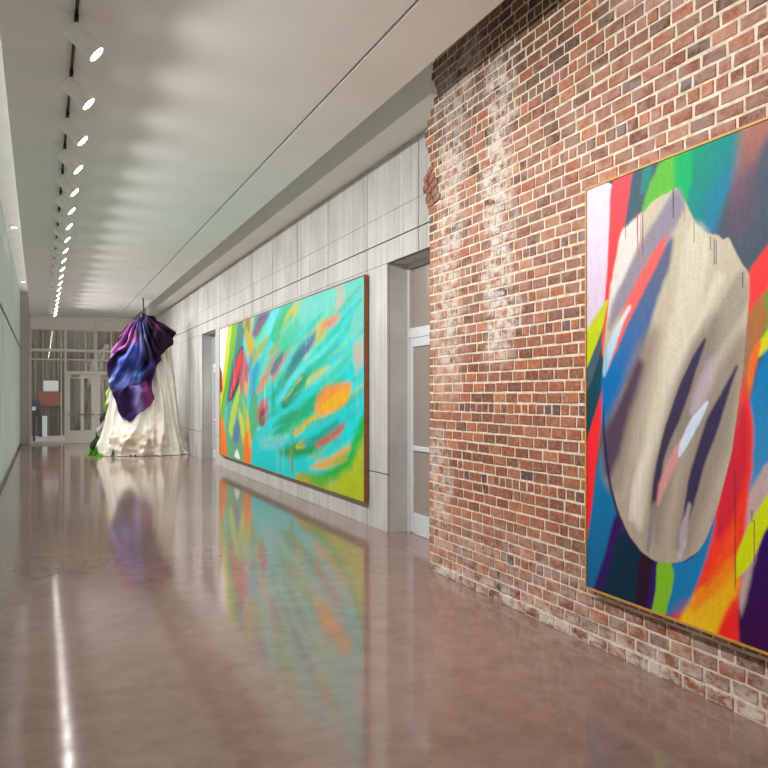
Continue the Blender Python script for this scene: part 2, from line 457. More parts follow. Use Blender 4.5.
 ((224,206,206),1.8,0.6,(56.1,89.9,48.1,68,42.3,45.6,38.1,45,44.8,73.1)),
 ((170,158,150),1.8,0.6,(60,58.6,57.6,29.3,51.3,33.5,52.9,47.1)),
 ((212,196,204),1.2,0.6,(85.5,61.7,81.3,38.6,77,30.3,78.5,45.7)),
 ((40,30,70),0.36,0.8,(16,110.9,16.9,93.7,19.6,76.6,23.3,61.6,29.5,48.2,38.1,36.7,48.1,29.7,46.4,29.4,36.4,35.3,27.7,46.9,21.5,60.2,17.8,75.3,15,92.4)),
 ((44,70,130),0.36,0.9,(90.9,36.9,85.5,32.4,79.9,29.3,85.5,33.4)),
 ((70,60,60),0.15,0.9,(72.8,219.4,73.5,219.3,73.4,203.5,72.9,203.6)),
 ((215,60,80),0.15,0.9,(45.1,213,46.1,212.8,46,191.2,45.3,191.3)),
 ((90,90,90),0.15,0.9,(35.2,207.4,35.9,207.2,35.8,200.1,35.3,200.1)),
 ((80,90,100),0.15,0.9,(49.4,212.1,50,212,49.9,188.4,49.5,188.5)),
 ((120,110,105),0.15,0.9,(87.6,199.1,88.1,199,88,188.7,87.7,188.8)),
 ((190,110,100),0.15,0.9,(81,207.5,81.6,207.3,81.5,200.8,81.1,200.9)),
 ((90,100,110),0.15,0.9,(98.5,190.2,99.1,190.1,99,183.4,98.6,183.5)),
 ((80,80,90),0.15,0.9,(100.7,188.9,101.4,188.7,101.3,176.3,100.8,176.4)),
 ((80,80,90),0.15,0.9,(102,187.7,102.6,187.6,102.5,176.1,102.1,176.2)),
 ((70,70,70),0.15,0.9,(118.3,170.1,118.7,170,118.7,163.2,118.3,163.2)),
 ((150,40,40),0.15,0.9,(113.7,79,114.3,79,114.3,23.5,113.8,23.4)),
 ((150,60,50),0.15,0.9,(123.4,61.7,124,61.8,123.9,55.9,123.5,55.8)),
 ((150,50,50),0.15,0.9,(124.9,57.4,125.5,57.5,125.4,38.6,125,38.5)),
 ((210,120,130),0.15,0.9,(47.8,211.4,48.3,211.3,48.2,170.3,47.9,170.4)),
 ((120,170,200),0.15,0.9,(17.9,142.5,18.6,142.4,18.5,127,18,127)),
]
STROKES_LEAVES = [
 ((60,205,205),22.5,1,(-1189,624,1090,272,1090,-16,-1189,-306)),
 ((110,205,190),30,0.9,(520,266,828,262,828,198,722,200,571,188)),
 ((248,248,246),3.75,1,(-61,286,100,262,91,223,53,179,-8,124)),
 ((205,210,50),4.5,1,(81,264,127,264,100,213,53,134,13,83,-8,114,43,185)),
 ((112,180,45),6,1,(118,263,171,262,154,214,91,154,53,110,33,52,-8,61,33,124,91,203)),
 ((62,128,118),9,1,(171,262,236,262,204,217,154,162,100,110,62,104,100,169,154,220)),
 ((110,170,120),10.5,0.9,(100,124,188,152,236,115,252,43,220,-3,62,-3,43,53)),
 ((72,62,94),4.5,1,(212,216,220,179,171,143,118,110,81,110,118,163,171,205)),
 ((226,52,62),2.25,1,(204,211,188,178,136,137,100,114,91,118,127,161,171,198)),
 ((200,80,90),7.5,0.8,(212,207,252,183,220,142,171,124,188,167)),
 ((170,30,60),3,1,(-29,198,23,171,23,130,-29,135)),
 ((236,126,40),6,1,(-29,88,33,73,62,33,72,-2,-29,-5)),
 ((70,150,170),9,0.8,(81,104,154,114,154,57,100,25)),
 ((92,110,170),7.5,0.8,(154,76,188,68,171,29,127,37)),
 ((180,215,60),4.5,0.9,(81,54,118,104,188,143,154,86,109,36)),
 ((200,215,70),4.5,0.9,(171,105,212,78,252,28,228,14,188,58)),
 ((240,130,48),6.75,1,(252,82,282,44,267,-6,212,-3,212,32)),
 ((240,244,248),2.25,1,(158,23,192,2,127,3)),
 ((208,174,22),10.5,1,(212,261,282,262,275,230,311,205,392,224,366,206,311,185,267,183,236,215)),
 ((112,108,132),9,1,(311,259,411,260,366,239,311,219,275,230)),
 ((90,215,222),6,0.9,(417,259,465,259,379,218,297,176,267,165,325,210)),
 ((40,180,120),7.5,1,(487,257,536,258,487,236,441,198,411,213,435,240)),
 ((192,190,50),6,0.95,(551,258,576,258,520,236,465,219,498,244)),
 ((170,170,60),6,0.6,(531,205,551,207,476,178,429,164,476,190)),
 ((40,150,195),12,0.9,(267,172,325,184,353,158,311,124,267,119)),
 ((216,150,110),6.75,0.7,(551,198,525,188,441,160,392,145,465,178)),
 ((215,165,150),13.5,0.7,(729,263,751,263,748,229,726,216)),
 ((100,190,180),18.75,0.6,(755,253,816,257,809,199,762,203)),
 ((0,182,152),7.5,0.9,(783,225,759,197,703,182,645,174,703,194,741,214)),
 ((40,210,205),4.5,0.6,(399,105,502,127,592,150,592,148,502,121)),
 ((90,200,130),4.5,0.6,(563,36,653,60,731,78,731,76,653,54)),
 ((20,180,140),4.5,0.6,(537,103,625,127,701,145,701,143,625,120)),
 ((70,150,170),4.5,0.6,(660,107,747,133,822,152,822,151,747,128)),
 ((150,215,190),4.5,0.6,(292,60,460,93,595,125,595,124,460,89)),
 ((20,180,140),4.5,0.6,(605,34,684,54,753,72,753,70,684,48)),
 ((150,215,190),4.5,0.6,(663,184,717,196,766,215,766,214,717,192)),
 ((190,195,70),4.5,0.6,(629,46,706,66,774,85,774,83,706,59)),
 ((30,165,110),4.5,0.6,(555,97,679,125,781,154,781,152,679,118)),
 ((70,150,170),4.5,0.6,(700,80,752,92,800,109,800,107,752,85)),
 ((30,165,110),4.5,0.6,(549,72,620,90,683,107,683,105,620,82)),
 ((40,210,205),4.5,0.6,(339,118,479,148,595,175,595,173,479,143)),
 ((20,208,212),4.5,0.6,(481,179,567,197,642,220,642,217,567,190)),
 ((30,165,110),4.5,0.6,(563,64,646,83,718,103,718,101,646,78)),
 ((20,208,212),4.5,0.6,(522,19,604,36,677,57,677,56,604,33)),
 ((0,200,205),4.5,0.6,(686,26,748,39,804,57,804,56,748,36)),
 ((190,195,70),4.5,0.6,(436,26,582,58,700,87,700,86,582,54)),
 ((190,195,70),4.5,0.6,(470,44,591,67,692,96,692,95,591,64)),
 ((30,165,110),4.5,0.6,(415,88,549,119,660,145,660,142,549,111)),
 ((20,208,212),4.5,0.6,(529,103,585,116,636,131,636,129,585,111)),
 ((0,200,205),4.5,0.6,(465,96,538,114,604,130,604,128,538,108)),
 ((20,208,212),4.5,0.6,(592,139,695,169,782,191,782,188,695,163)),
 ((70,150,170),4.5,0.6,(688,197,755,219,815,237,815,235,755,213)),
 ((30,165,110),4.5,0.6,(439,139,532,159,613,181,613,179,532,154)),
 ((20,180,140),4.5,0.6,(632,184,735,212,822,239,822,237,735,205)),
 ((150,215,190),4.5,0.6,(434,166,572,199,686,226,686,225,572,195)),
 ((110,215,205),4.5,0.6,(581,186,678,212,761,236,761,234,678,204)),
 ((70,150,170),4.5,0.6,(493,46,567,61,632,80,632,78,567,56)),
 ((70,150,170),4.5,0.6,(499,164,567,183,629,198,629,196,567,177)),
 ((0,200,205),4.5,0.6,(371,157,521,187,644,219,644,217,521,181)),
 ((150,215,190),4.5,0.6,(557,127,651,151,732,173,732,171,651,144)),
 ((90,200,130),4.5,0.6,(425,100,492,117,554,131,554,129,492,112)),
 ((110,215,205),4.5,0.6,(684,42,758,58,822,79,822,78,758,53)),
 ((190,195,70),4.5,0.6,(286,123,448,154,579,186,579,184,448,146)),
 ((110,215,205),4.5,0.6,(449,165,517,182,579,197,579,195,517,176)),
 ((150,215,190),4.5,0.6,(294,36,448,66,574,97,574,94,448,57)),
 ((20,208,212),4.5,0.6,(552,203,664,232,759,258,759,257,664,229)),
 ((30,165,110),4.5,0.6,(531,129,661,162,768,189,768,187,661,156)),
 ((40,210,205),4.5,0.6,(694,103,762,122,822,140,822,139,762,120)),
 ((20,180,140),4.5,0.6,(535,53,604,67,666,87,666,84,604,60)),
 ((30,165,110),4.5,0.6,(644,201,734,230,811,251,811,249,734,223)),
 ((20,208,212),4.5,0.6,(404,91,521,117,621,141,621,140,521,114)),
 ((20,208,212),4.5,0.6,(656,61,704,72,749,86,749,85,704,70)),
 ((0,200,205),4.5,0.6,(655,187,735,210,804,231,804,229,735,206)),
 ((150,215,190),4.5,0.6,(470,134,558,150,635,174,635,173,558,146)),
 ((20,180,140),4.5,0.6,(338,104,486,138,607,163,607,161,486,133)),
 ((20,208,212),4.5,0.6,(293,122,442,152,565,181,565,179,442,146)),
 ((150,215,190),4.5,0.6,(570,125,651,143,723,165,723,163,651,138)),
 ((70,150,170),4.5,0.6,(687,126,731,138,771,150,771,149,731,135)),
 ((0,200,205),4.5,0.6,(309,129,432,152,536,179,536,176,432,143)),
 ((190,195,70),4.5,0.6,(693,100,761,116,822,137,822,136,761,114)),
 ((70,150,170),4.5,0.6,(633,81,732,109,815,129,815,128,732,103)),
 ((70,150,170),4.5,0.6,(606,117,673,133,732,151,732,149,673,129)),
 ((40,210,205),4.5,0.6,(325,41,418,55,501,79,501,78,418,53)),
 ((30,165,110),4.5,0.6,(282,190,415,219,527,242,527,240,415,212)),
 ((40,210,205),4.5,0.6,(636,196,736,223,821,250,821,248,736,218)),
 ((20,180,140),4.5,0.6,(543,187,642,209,727,236,727,234,642,204)),
 ((150,215,190),4.5,0.6,(646,158,704,173,758,190,758,189,704,169)),
 ((150,215,190),4.5,0.6,(406,95,562,126,687,159,687,158,562,120)),
 ((70,150,170),4.5,0.6,(520,24,611,48,690,66,690,64,611,41)),
 ((20,180,140),4.5,0.6,(620,80,706,100,780,122,780,120,706,95)),
 ((70,150,170),4.5,0.6,(359,114,480,137,583,165,583,163,480,130)),
 ((0,200,205),4.5,0.6,(607,169,676,186,737,206,737,205,676,183)),
 ((150,215,190),4.5,0.6,(682,47,756,66,822,85,822,83,756,60)),
 ((30,165,110),4.5,0.6,(559,96,688,130,793,157,793,154,688,123)),
 ((20,180,140),4.5,0.6,(511,135,583,152,647,169,647,168,583,148)),
 ((190,195,70),4.5,0.6,(484,76,605,102,705,129,705,128,605,98)),
 ((20,208,212),4.5,0.6,(284,18,369,35,446,55,446,52,369,25)),
 ((110,215,205),4.5,0.6,(506,163,584,181,653,201,653,199,584,174)),
 ((20,208,212),4.5,0.6,(655,158,713,175,766,190,766,189,713,172)),
 ((40,210,205),4.5,0.6,(670,156,751,178,822,200,822,199,751,174)),
 ((0,200,205),4.5,0.6,(335,160,503,194,637,226,637,225,503,192)),
 ((70,150,170),4.5,0.6,(271,147,401,176,511,198,511,196,401,169)),
 ((40,210,205),4.5,0.6,(615,113,673,125,725,143,725,142,673,121)),
 ((0,200,205),4.5,0.6,(587,183,703,218,800,242,800,240,703,211)),
 ((30,165,110),4.5,0.6,(592,136,676,157,750,179,750,177,676,151)),
 ((90,200,130),4.5,0.6,(329,28,439,51,534,74,534,72,439,45)),
 ((20,180,140),4.5,0.6,(524,195,604,214,676,235,676,233,604,207)),
 ((20,180,140),4.5,0.6,(368,39,505,64,618,95,618,94,505,60)),
 ((20,180,140),4.5,0.6,(677,85,754,106,822,125,822,124,754,102)),
 ((190,195,70),4.5,0.6,(502,148,575,162,640,183,640,182,575,159)),
 ((20,180,140),4.5,0.6,(538,68,622,88,696,107,696,106,622,84)),
 ((0,200,205),4.5,0.6,(292,114,397,137,489,157,489,154,397,129)),
 ((40,210,205),4.5,0.6,(685,120,758,139,822,159,822,159,758,137)),
 ((40,210,205),4.5,0.6,(353,97,495,124,612,155,612,153,495,118)),
 ((235,125,70),6,1,(737,222,718,214,670,210,618,205,662,218,710,222)),
 ((195,188,32),5.25,1,(691,211,670,194,627,180,581,171,600,190,645,206)),
 ((70,92,142),6,1,(645,209,618,189,571,171,520,152,487,147,509,167,561,192,609,205)),
 ((0,212,218),9,0.9,(828,187,759,166,662,154,571,124,482,93,353,48,353,73,493,131,618,172,759,197)),
 ((20,152,112),6,1,(627,158,600,136,541,113,487,104,471,110,520,134,571,154)),
 ((198,188,42),4.5,1,(703,162,670,153,609,136,590,134,627,153)),
 ((10,206,210),9,0.9,(828,169,776,142,703,128,618,110,520,79,405,51,465,85,618,133,759,160)),
 ((20,172,122),6.75,1,(759,144,703,124,653,101,571,76,465,60,411,57,487,85,590,114,683,133)),
 ((238,150,70),6.75,0.9,(783,134,759,137,710,133,662,120,636,101,670,110)),
 ((236,168,18),5.25,1,(776,132,766,120,726,105,678,96,649,95,662,112,710,127)),
 ((170,180,40),5.25,0.9,(636,95,614,83,561,70,541,72,590,88)),
 ((200,90,100),9,0.9,(353,115,392,109,386,83,353,75,311,81,325,102)),
 ((110,40,70),6,0.8,(339,95,366,99,366,75,332,74)),
 ((30,150,110),6,0.7,(417,148,435,124,429,92,411,100)),
 ((10,208,214),7.5,1,(828,124,776,103,683,84,571,71,435,52,282,44,282,-5,520,0,618,20,741,61,828,89)),
 ((28,152,92),6.75,1,(759,88,729,70,653,47,561,34,453,34,520,50,640,67,703,81)),
 ((202,92,82),5.25,0.95,(762,89,733,72,670,56,636,54,687,73)),
 ((208,190,30),3.75,1,(614,63,590,50,556,45,546,49,576,58)),
 ((20,176,66),7.5,1,(828,109,828,72,790,34,726,11,571,4,670,19,762,47,796,80)),
 ((238,168,18),6,1,(779,62,759,45,703,30,627,21,614,21,678,36,733,52)),
 ((176,190,34),10.5,1,(847,82,847,-6,703,-4,556,0,571,7,710,10,783,34,809,62)),
 ((60,170,50),7.5,0.7,(571,13,703,14,670,0,561,1)),
 ((20,208,216),9,0.8,(834,232,834,141,809,153,816,210)),
 ((50,190,130),10.5,0.7,(493,223,571,232,531,198,441,171,392,157,417,196)),
 ((40,200,190),7.5,0.7,(353,200,417,213,379,162,325,129,297,141)),
 ((30,160,130),6,0.7,(571,186,600,190,520,152,441,122,405,116,465,150)),
 ((150,190,170),7.5,0.6,(392,198,441,203,392,157,339,132,325,153)),
 ((200,120,90),6,0.6,(441,192,465,194,405,158,353,129,353,149)),
 ((80,205,140),9,0.7,(325,236,379,245,353,208,282,165,267,186)),
 ((90,160,70),6,0.7,(267,115,311,124,325,81,282,44,252,70)),
 ((40,180,150),9,0.8,(741,186,710,171,627,155,571,157,653,176)),
 ((60,190,160),9,0.7,(783,175,762,157,703,138,653,136,718,158)),
 ((60,220,224),5.25,0.9,(722,200,683,183,595,165,509,131,487,134,571,168,653,190)),
 ((110,215,215),4.5,0.8,(653,181,600,164,531,143,487,119,453,113,520,149)),
 ((0,205,210),6.75,0.9,(571,59,653,77,759,103,783,108,703,79,595,52)),
 ((130,205,205),6,0.6,(325,47,435,59,520,62,465,44,339,30)),
 ((222,152,122),10.5,0.6,(786,183,809,188,822,170,796,147)),
 ((110,160,60),2.25,0.7,(525,79,536,79,536,6,525,5)),
 ((150,150,60),1.5,0.6,(515,56,520,56,520,12,515,11)),
 ((120,190,180),3,0.5,(441,52,453,53,453,0,441,2)),
 ((20,180,140),4.5,0.34,(371,174,483,196,580,222,580,219,483,189)),
 ((70,150,170),4.5,0.34,(558,178,643,198,717,220,717,219,643,195)),
 ((90,200,130),4.5,0.34,(368,43,476,63,569,88,569,87,476,58)),
 ((90,200,130),4.5,0.34,(667,30,738,46,800,64,800,63,738,41)),
 ((70,150,170),4.5,0.34,(695,77,757,94,812,110,812,108,757,88)),
 ((20,180,140),4.5,0.34,(374,88,454,108,526,123,526,121,454,100)),
 ((190,195,70),4.5,0.34,(530,120,601,140,665,155,665,153,601,135)),
 ((20,180,140),4.5,0.34,(679,30,730,41,776,56,776,55,730,37)),
 ((110,215,205),4.5,0.34,(345,58,482,86,596,113,596,112,482,84)),
 ((0,200,205),4.5,0.34,(523,113,580,127,632,141,632,139,580,122)),
 ((40,210,205),4.5,0.34,(598,179,710,207,804,236,804,235,710,201)),
 ((150,215,190),4.5,0.34,(614,140,721,167,810,194,810,192,721,160)),
 ((110,215,205),4.5,0.34,(599,163,673,184,738,202,738,200,673,177)),
 ((110,215,205),4.5,0.34,(602,132,687,150,760,174,760,173,687,147)),
 ((20,180,140),4.5,0.34,(580,148,667,172,743,192,743,190,667,165)),
 ((0,200,205),4.5,0.34,(501,200,581,220,652,239,652,236,581,213)),
 ((20,180,140),4.5,0.34,(560,163,612,173,661,190,661,189,612,170)),
 ((190,195,70),4.5,0.34,(655,105,712,118,763,135,763,134,712,116)),
 ((20,208,212),4.5,0.34,(362,205,444,221,517,240,517,239,444,217)),
 ((110,215,205),4.5,0.34,(650,129,718,144,779,165,779,164,718,142)),
 ((40,210,205),4.5,0.34,(478,132,540,150,596,163,596,160,540,141)),
 ((70,150,170),4.5,0.34,(471,171,562,188,641,213,641,212,562,185)),
 ((30,165,110),4.5,0.34,(298,70,405,93,499,115,499,112,405,85)),
 ((0,200,205),4.5,0.34,(515,101,574,111,628,130,628,128,574,106)),
 ((20,208,212),4.5,0.34,(322,79,498,120,638,148,638,146,498,114)),
 ((190,195,70),4.5,0.34,(592,200,681,226,757,247,757,245,681,221)),
 ((0,200,205),4.5,0.34,(670,165,751,186,822,210,822,209,751,182)),
 ((40,210,205),4.5,0.34,(683,195,747,211,803,232,803,231,747,206)),
 ((190,195,70),4.5,0.34,(686,168,756,188,818,208,818,206,756,183)),
 ((190,195,70),4.5,0.34,(592,33,656,47,713,64,713,62,656,40)),
 ((90,200,130),4.5,0.34,(457,173,591,204,701,232,701,231,591,199)),
 ((150,215,190),4.5,0.34,(451,52,560,74,653,100,653,98,560,67)),
 ((40,210,205),4.5,0.34,(686,194,741,208,790,226,790,224,741,202)),
 ((20,208,212),4.5,0.34,(621,79,676,90,726,107,726,106,676,86)),
 ((0,200,205),4.5,0.34,(663,44,738,62,804,81,804,79,738,55)),
 ((0,200,205),4.5,0.34,(702,201,756,215,805,234,805,232,756,209)),
 ((20,208,212),4.5,0.34,(549,185,609,202,664,216,664,214,609,196)),
 ((30,165,110),4.5,0.34,(696,32,747,49,794,59,794,57,747,41)),
 ((70,150,170),4.5,0.34,(692,161,761,179,822,201,822,199,761,175)),
 ((20,208,212),4.5,0.34,(438,41,574,70,685,98,685,96,574,65)),
 ((30,165,110),4.5,0.34,(645,182,693,198,737,210,737,207,693,191)),
 ((90,200,130),4.5,0.34,(317,121,416,142,503,163,503,160,416,133)),
 ((40,210,205),4.5,0.34,(622,43,695,62,760,79,760,78,695,56)),
 ((20,208,212),4.5,0.34,(425,29,532,55,624,75,624,73,532,50)),
 ((40,210,205),4.5,0.34,(505,70,569,84,627,100,627,99,569,80)),
 ((40,150,140),2.25,0.22,(785,103,789,103,789,67,786,67)),
 ((120,200,180),2.25,0.22,(634,113,639,113,639,77,635,72)),
 ((120,200,180),2.25,0.22,(742,195,746,195,746,157,743,158)),
 ((120,200,180),2.25,0.22,(131,199,141,199,140,124,132,141)),
 ((200,190,120),2.25,0.22,(274,193,282,192,281,116,274,139)),
 ((120,200,180),2.25,0.22,(559,145,564,145,564,83,559,102)),
 ((200,190,120),2.25,0.22,(797,132,801,132,801,94,798,96)),
 ((230,240,235),2.25,0.22,(595,209,600,209,599,175,595,167)),
 ((40,150,140),2.25,0.22,(146,82,156,83,155,20,147,25)),
 ((120,200,180),2.25,0.22,(102,140,112,140,111,65,103,81)),
 ((40,150,140),2.25,0.22,(344,146,351,146,351,92,344,95)),
 ((120,200,180),2.25,0.22,(263,72,271,73,270,32,264,19)),
 ((230,240,235),2.25,0.22,(366,150,373,150,373,108,367,100)),
 ((40,150,140),2.25,0.22,(524,76,529,76,529,10,524,31)),
 ((40,150,140),2.25,0.22,(811,77,815,77,814,26,812,42)),
 ((200,190,120),2.25,0.22,(480,50,487,50,486,0,481,4)),
 ((172,160,50),4.5,0.8,(392,221,353,200,297,175,267,179,325,205)),
 ((200,110,90),3,0.7,(520,191,476,172,417,142,405,145,453,173)),
 ((188,186,60),3,0.8,(585,151,551,137,498,113,487,116,531,137)),
 ((206,186,40),3,0.75,(653,98,600,77,541,60,531,66,600,86)),
 ((210,140,60),3,0.7,(710,138,687,130,653,117,640,120,670,133)),
 ((30,120,100),3.75,0.7,(571,137,531,122,487,104,471,107,520,125)),
 ((150,210,80),4.5,0.7,(204,124,236,97,267,58,244,53,212,89)),
 ((224,190,50),3.75,0.75,(236,106,260,70,275,35,260,32,236,68)),
 ((80,130,190),4.5,0.7,(282,212,311,202,267,165,244,173)),
 ((240,150,70),3.75,0.7,(228,166,260,151,244,118,220,129)),
 ((180,60,80),3,0.7,(236,184,260,169,244,144,220,159)),
 ((190,170,40),6,0.8,(551,8,618,9,600,-4,551,-3)),
 ((240,130,60),3,0.6,(776,134,755,137,710,130,670,120,653,106,678,117,726,127)),
 ((58,66,108),4.5,0.85,(339,258,392,258,359,240,318,226,289,231)),
 ((40,110,90),4.5,0.7,(236,260,260,262,267,240,244,223,212,240)),
 ((186,168,34),4.5,0.85,(236,249,267,229,297,203,282,189,244,213,220,236)),
 ((50,80,140),3.75,0.7,(487,190,465,175,417,154,405,158,441,179)),
 ((160,150,50),3.75,0.75,(487,214,453,201,405,187,392,191,429,205)),
 ((230,120,60),3,0.7,(392,162,366,146,325,126,311,129,346,149)),
 ((20,110,120),3.75,0.6,(618,193,581,179,531,164,520,167,561,183)),
 ((24,150,100),4.5,0.7,(571,102,509,86,417,67,417,74,487,92)),
 ((150,90,110),3.75,0.6,(379,255,353,240,311,226,297,234,339,252)),
 ((20,140,110),4.5,0.6,(741,93,695,73,627,56,551,49,627,65,687,81)),
]

# ------------------------------------------------------------------ the setting
ROOM_L, ROOM_R, Y0, Y1 = -.63, 3.47, -5.0, 27.2
CEIL, SLAB = 3.955, 4.65
DATUM = 2.946

f = MB(); f.box(-.75, 3.75, Y0 - .1, Y1, -.12, 0)
tag(f.build('floor', M['floor']), 'polished reddish grey concrete floor of the long gallery', 'floor', kind='structure')
f = MB(); f.box(-30, 40, Y1 + .001, 60, -.12, -.005)
tag(f.build('floor_outside', M['pavement']), 'pale paving outside the glazed entrance', 'paving', kind='structure')

# floating ceiling with one narrow slot
cl = MB()
cl.prism([(-.22, Y0), (2.138, Y0), (2.138, 25.26), (2.162, 25.26), (2.162, Y0), (2.64, Y0), (2.64, Y1), (-.35, Y1)], CEIL, CEIL + .09)
tag(cl.build('ceiling', M['ceiling']), 'flat pale grey floating ceiling with a thin dark slot', 'ceiling', kind='structure')
sg = MB(); sg.box(2.1385, 2.1615, Y0, 25.255, CEIL + .025, CEIL + .088)  # black filler added in the slot to block light and keep it dark
tag(sg.build('trim_4', M['black']), 'added black liner that darkens the thin slot of the floating ceiling', 'slot', kind='structure')
sl = MB(); sl.box(-.75, 3.75, Y0 - .1, Y1 + .1, SLAB, SLAB + .2)
tag(sl.build('ceiling_slab', M['slab']), 'upper ceiling above the side gaps of the floating ceiling', 'ceiling', kind='structure')
so = MB(); so.box(3.10, 3.75, 6.3, Y1, 4.116, SLAB)
tag(so.build('trim_1', M['soffit']), 'pale soffit along the top of the concrete wall', 'soffit', kind='structure')

# left wall of channel glass, ribbed, with a dark rail
def ribbed(x, y0, y1, z0, z1, pitch, depth):
    mb = MB()
    prof = []
    y = y0
    while y < y1:
        prof += [(x, y), (x, y + pitch * .86), (x - depth, y + pitch * .88), (x - depth, y + pitch * .98)]
        y += pitch
    v = [(a, b_, z0) for a, b_ in prof] + [(a, b_, z1) for a, b_ in prof]
    n = len(prof)
    mb.add(v, [(i, i + 1, n + i + 1, n + i) for i in range(n - 1)])
    return mb
tag(ribbed(ROOM_L, Y0, Y1 - .3, 0, SLAB, .262, .03).build('wall_left', M['channel_glass']),
    'grey green channel glass wall with vertical ribs', 'wall', kind='structure')
rl = MB(); rl.box(ROOM_L + .001, ROOM_L + .022, Y0, Y1 - .3, 2.93, 2.965)
tag(rl.build('trim_2', M['dark_rail']), 'dark horizontal rail across the channel glass wall', 'rail', kind='structure')
rl = MB(); rl.box(ROOM_L + .001, ROOM_L + .03, Y0, Y1 - .3, 0, .06)
tag(rl.build('baseboard_left', M['dark_base']), 'low dark strip at the foot of the channel glass wall', 'baseboard', kind='structure')
co = MB(); co.box(-.63, -.37, Y1 - .3, Y1, 0, SLAB, .01)
tag(co.build('wall_left_pier', M['column']), 'grey pier between the channel glass wall and the entrance', 'pier', kind='structure')
wb = MB(); wb.box(-.75, 3.75, Y0 - .1, Y0, 0, SLAB)
tag(wb.build('wall_back', M['soffit']), 'plain wall behind the viewer', 'wall', kind='structure')

# right wall: pale concrete panels with open joints, two recessed openings
OPEN = [(6.42, 8.12), (17.64, 19.25)]
cols = [7.32 + 1.395 * k for k in range(-1, 16)]
rows = [(0, .628, 0), (.640, DATUM - .001, 0), (DATUM + .003, 3.184, 0), (3.197, 3.49, 0), (3.493, 4.112, 0)]
wr = MB()
for (z0, z1, g) in rows:
    edges = sorted(set([6.3] + [c for c in cols if 6.3 < c < Y1] + [Y1]))
    for a, b_ in zip(edges[:-1], edges[1:]):
        segs = [(a, b_)]
        if z0 < DATUM:
            for (o0, o1) in OPEN:
                nxt = []
                for (s0, s1) in segs:
                    if o1 <= s0 or o0 >= s1: nxt.append((s0, s1)); continue
                    if s0 < o0: nxt.append((s0, o0 + .004))
                    if s1 > o1: nxt.append((o1 - .004, s1))
                segs = nxt
        for (s0, s1) in segs:
            wr.box(ROOM_R, 3.494, s0 + .009, s1 - .009, z0, z1, .002)
prev = 6.3
for (o0, o1) in OPEN:                                  # solid core behind the panels, with the reveals
    if o0 > prev: wr.box(3.5, 3.78, prev, o0, 0, 4.116)
    wr.box(3.5, 3.78, o0, o1, DATUM, 4.116)
    prev = o1
wr.box(3.5, 3.78, prev, Y1, 0, 4.116)
jb = MB()
jb.box(3.493, 3.4995, 6.3, Y1, DATUM - .01, 4.115)
for a, b_ in ((OPEN[0][1] + .01, OPEN[1][0] - .01), (OPEN[1][1] + .01, Y1)): jb.box(3.493, 3.4995, a, b_, 0, DATUM - .01)
wall_r = wr.build('wall_right', M['concrete'])
jb.build('joint_backing', M['joint'], wall_r)
tag(wall_r, 'pale concrete panel wall with open joints', 'wall', kind='structure')

def recessed_door(name, y0, y1, glass, label):
    """aluminium double door with a transom light, set back in an opening of the right wall"""
    r = empty(name, (3.71, (y0 + y1) / 2, 0))
    tag(r, label, 'door', kind='structure')
    w = (y1 - y0) / 2
    fr = MB()
    for s in (-1, 1): fr.box(0, .07, s * w, s * (w - .055), 0, DATUM)
    fr.box(.002, .07, -w + .055, w - .055, DATUM - .05, DATUM)
    fr.box(.002, .07, -w + .055, w - .055, 2.13, 2.235)
    fr.build('door_frame', M['aluminium'], r)
    tp = MB(); tp.box(.03, .045, -w + .05, w - .05, 2.23, DATUM - .045)
    tp.build('transom_pane', glass, r)
    for s in (-1, 1):
        lf = MB()
        e0, e1 = s * .004, s * (w - .058)
        lf.box(.005, .05, e0, e0 + s * .085, .012, 2.125)
        lf.box(.005, .05, e1 - s * .085, e1, .012, 2.125)
        lf.box(.005, .05, e0 + s * .085, e1 - s * .085, .012, .225)
        lf.box(.005, .05, e0 + s * .085, e1 - s * .085, 2.03, 2.125)
        leaf = lf.build('door_leaf', M['aluminium'], r)
        pn = MB(); pn.box(.022, .034, e0 + s * .08, e1 - s * .08, .22, 2.035)
        pn.build('glass_pane', glass, leaf)
        pb = MB(); pb.box(.0, 0.024, e0 + s * .08, e1 - s * .08, .90, .955, .006)
        pb.build('push_bar', M['aluminium'], leaf)
    return r
recessed_door('door_1', OPEN[0][0], OPEN[0][1], M['frost'], 'recessed aluminium glass door partly hidden behind the brick wall')
recessed_door('door_2', OPEN[1][0], OPEN[1][1], M['frost_blue'], 'recessed aluminium glass door beyond the turquoise painting')

# ------------------------------------------------------------------ brick wall (local x runs along the wall towards the viewer)
BK = Vector((3.076, 6.27, 0))
BANG = math.atan2(-1, -.017)                          # direction of local +x
def edge_off(z):
    prof = [(0, 0), (3.0, 0), (3.17, .04), (3.33, .14), (3.42, .10), (3.49, -.02), (3.58, .0), (3.68, .06), (3.74, .12), (3.85, .05),
            (3.95, -.04), (4.06, -.15), (4.13, -.13), (4.20, -.08), (4.26, .0), (4.33, -.1), (4.7, -.12)]
    for (a, p), (b_, q) in zip(prof[:-1], prof[1:]):
        if a <= z <= b_: return p + (q - p) * (z - a) / (b_ - a)
    return 0
def joint_x(z):
    prof = [(3.1, .20), (3.17, .21), (3.25, .20), (3.38, .14), (3.53, .03), (3.6, .02)]
    for (a, p), (b_, q) in zip(prof[:-1], prof[1:]):
        if a <= z <= b_: return p + (q - p) * (z - a) / (b_ - a)
    return .02
PAL = [(162, 98, 72), (172, 106, 76), (152, 92, 68), (144, 88, 68), (136, 84, 66), (174, 112, 82), (150, 98, 78), (164, 94, 66), (142, 86, 66), (178, 116, 84), (158, 100, 74), (166, 102, 74), (156, 94, 70)]
DARK = [(118, 80, 58), (130, 88, 64), (104, 72, 56), (138, 96, 70), (112, 76, 54)]  # upper bricks: browner, with the shadow up there painted into the colour
bw = MB(); mo = MB()
course, jt = .0762, .0105
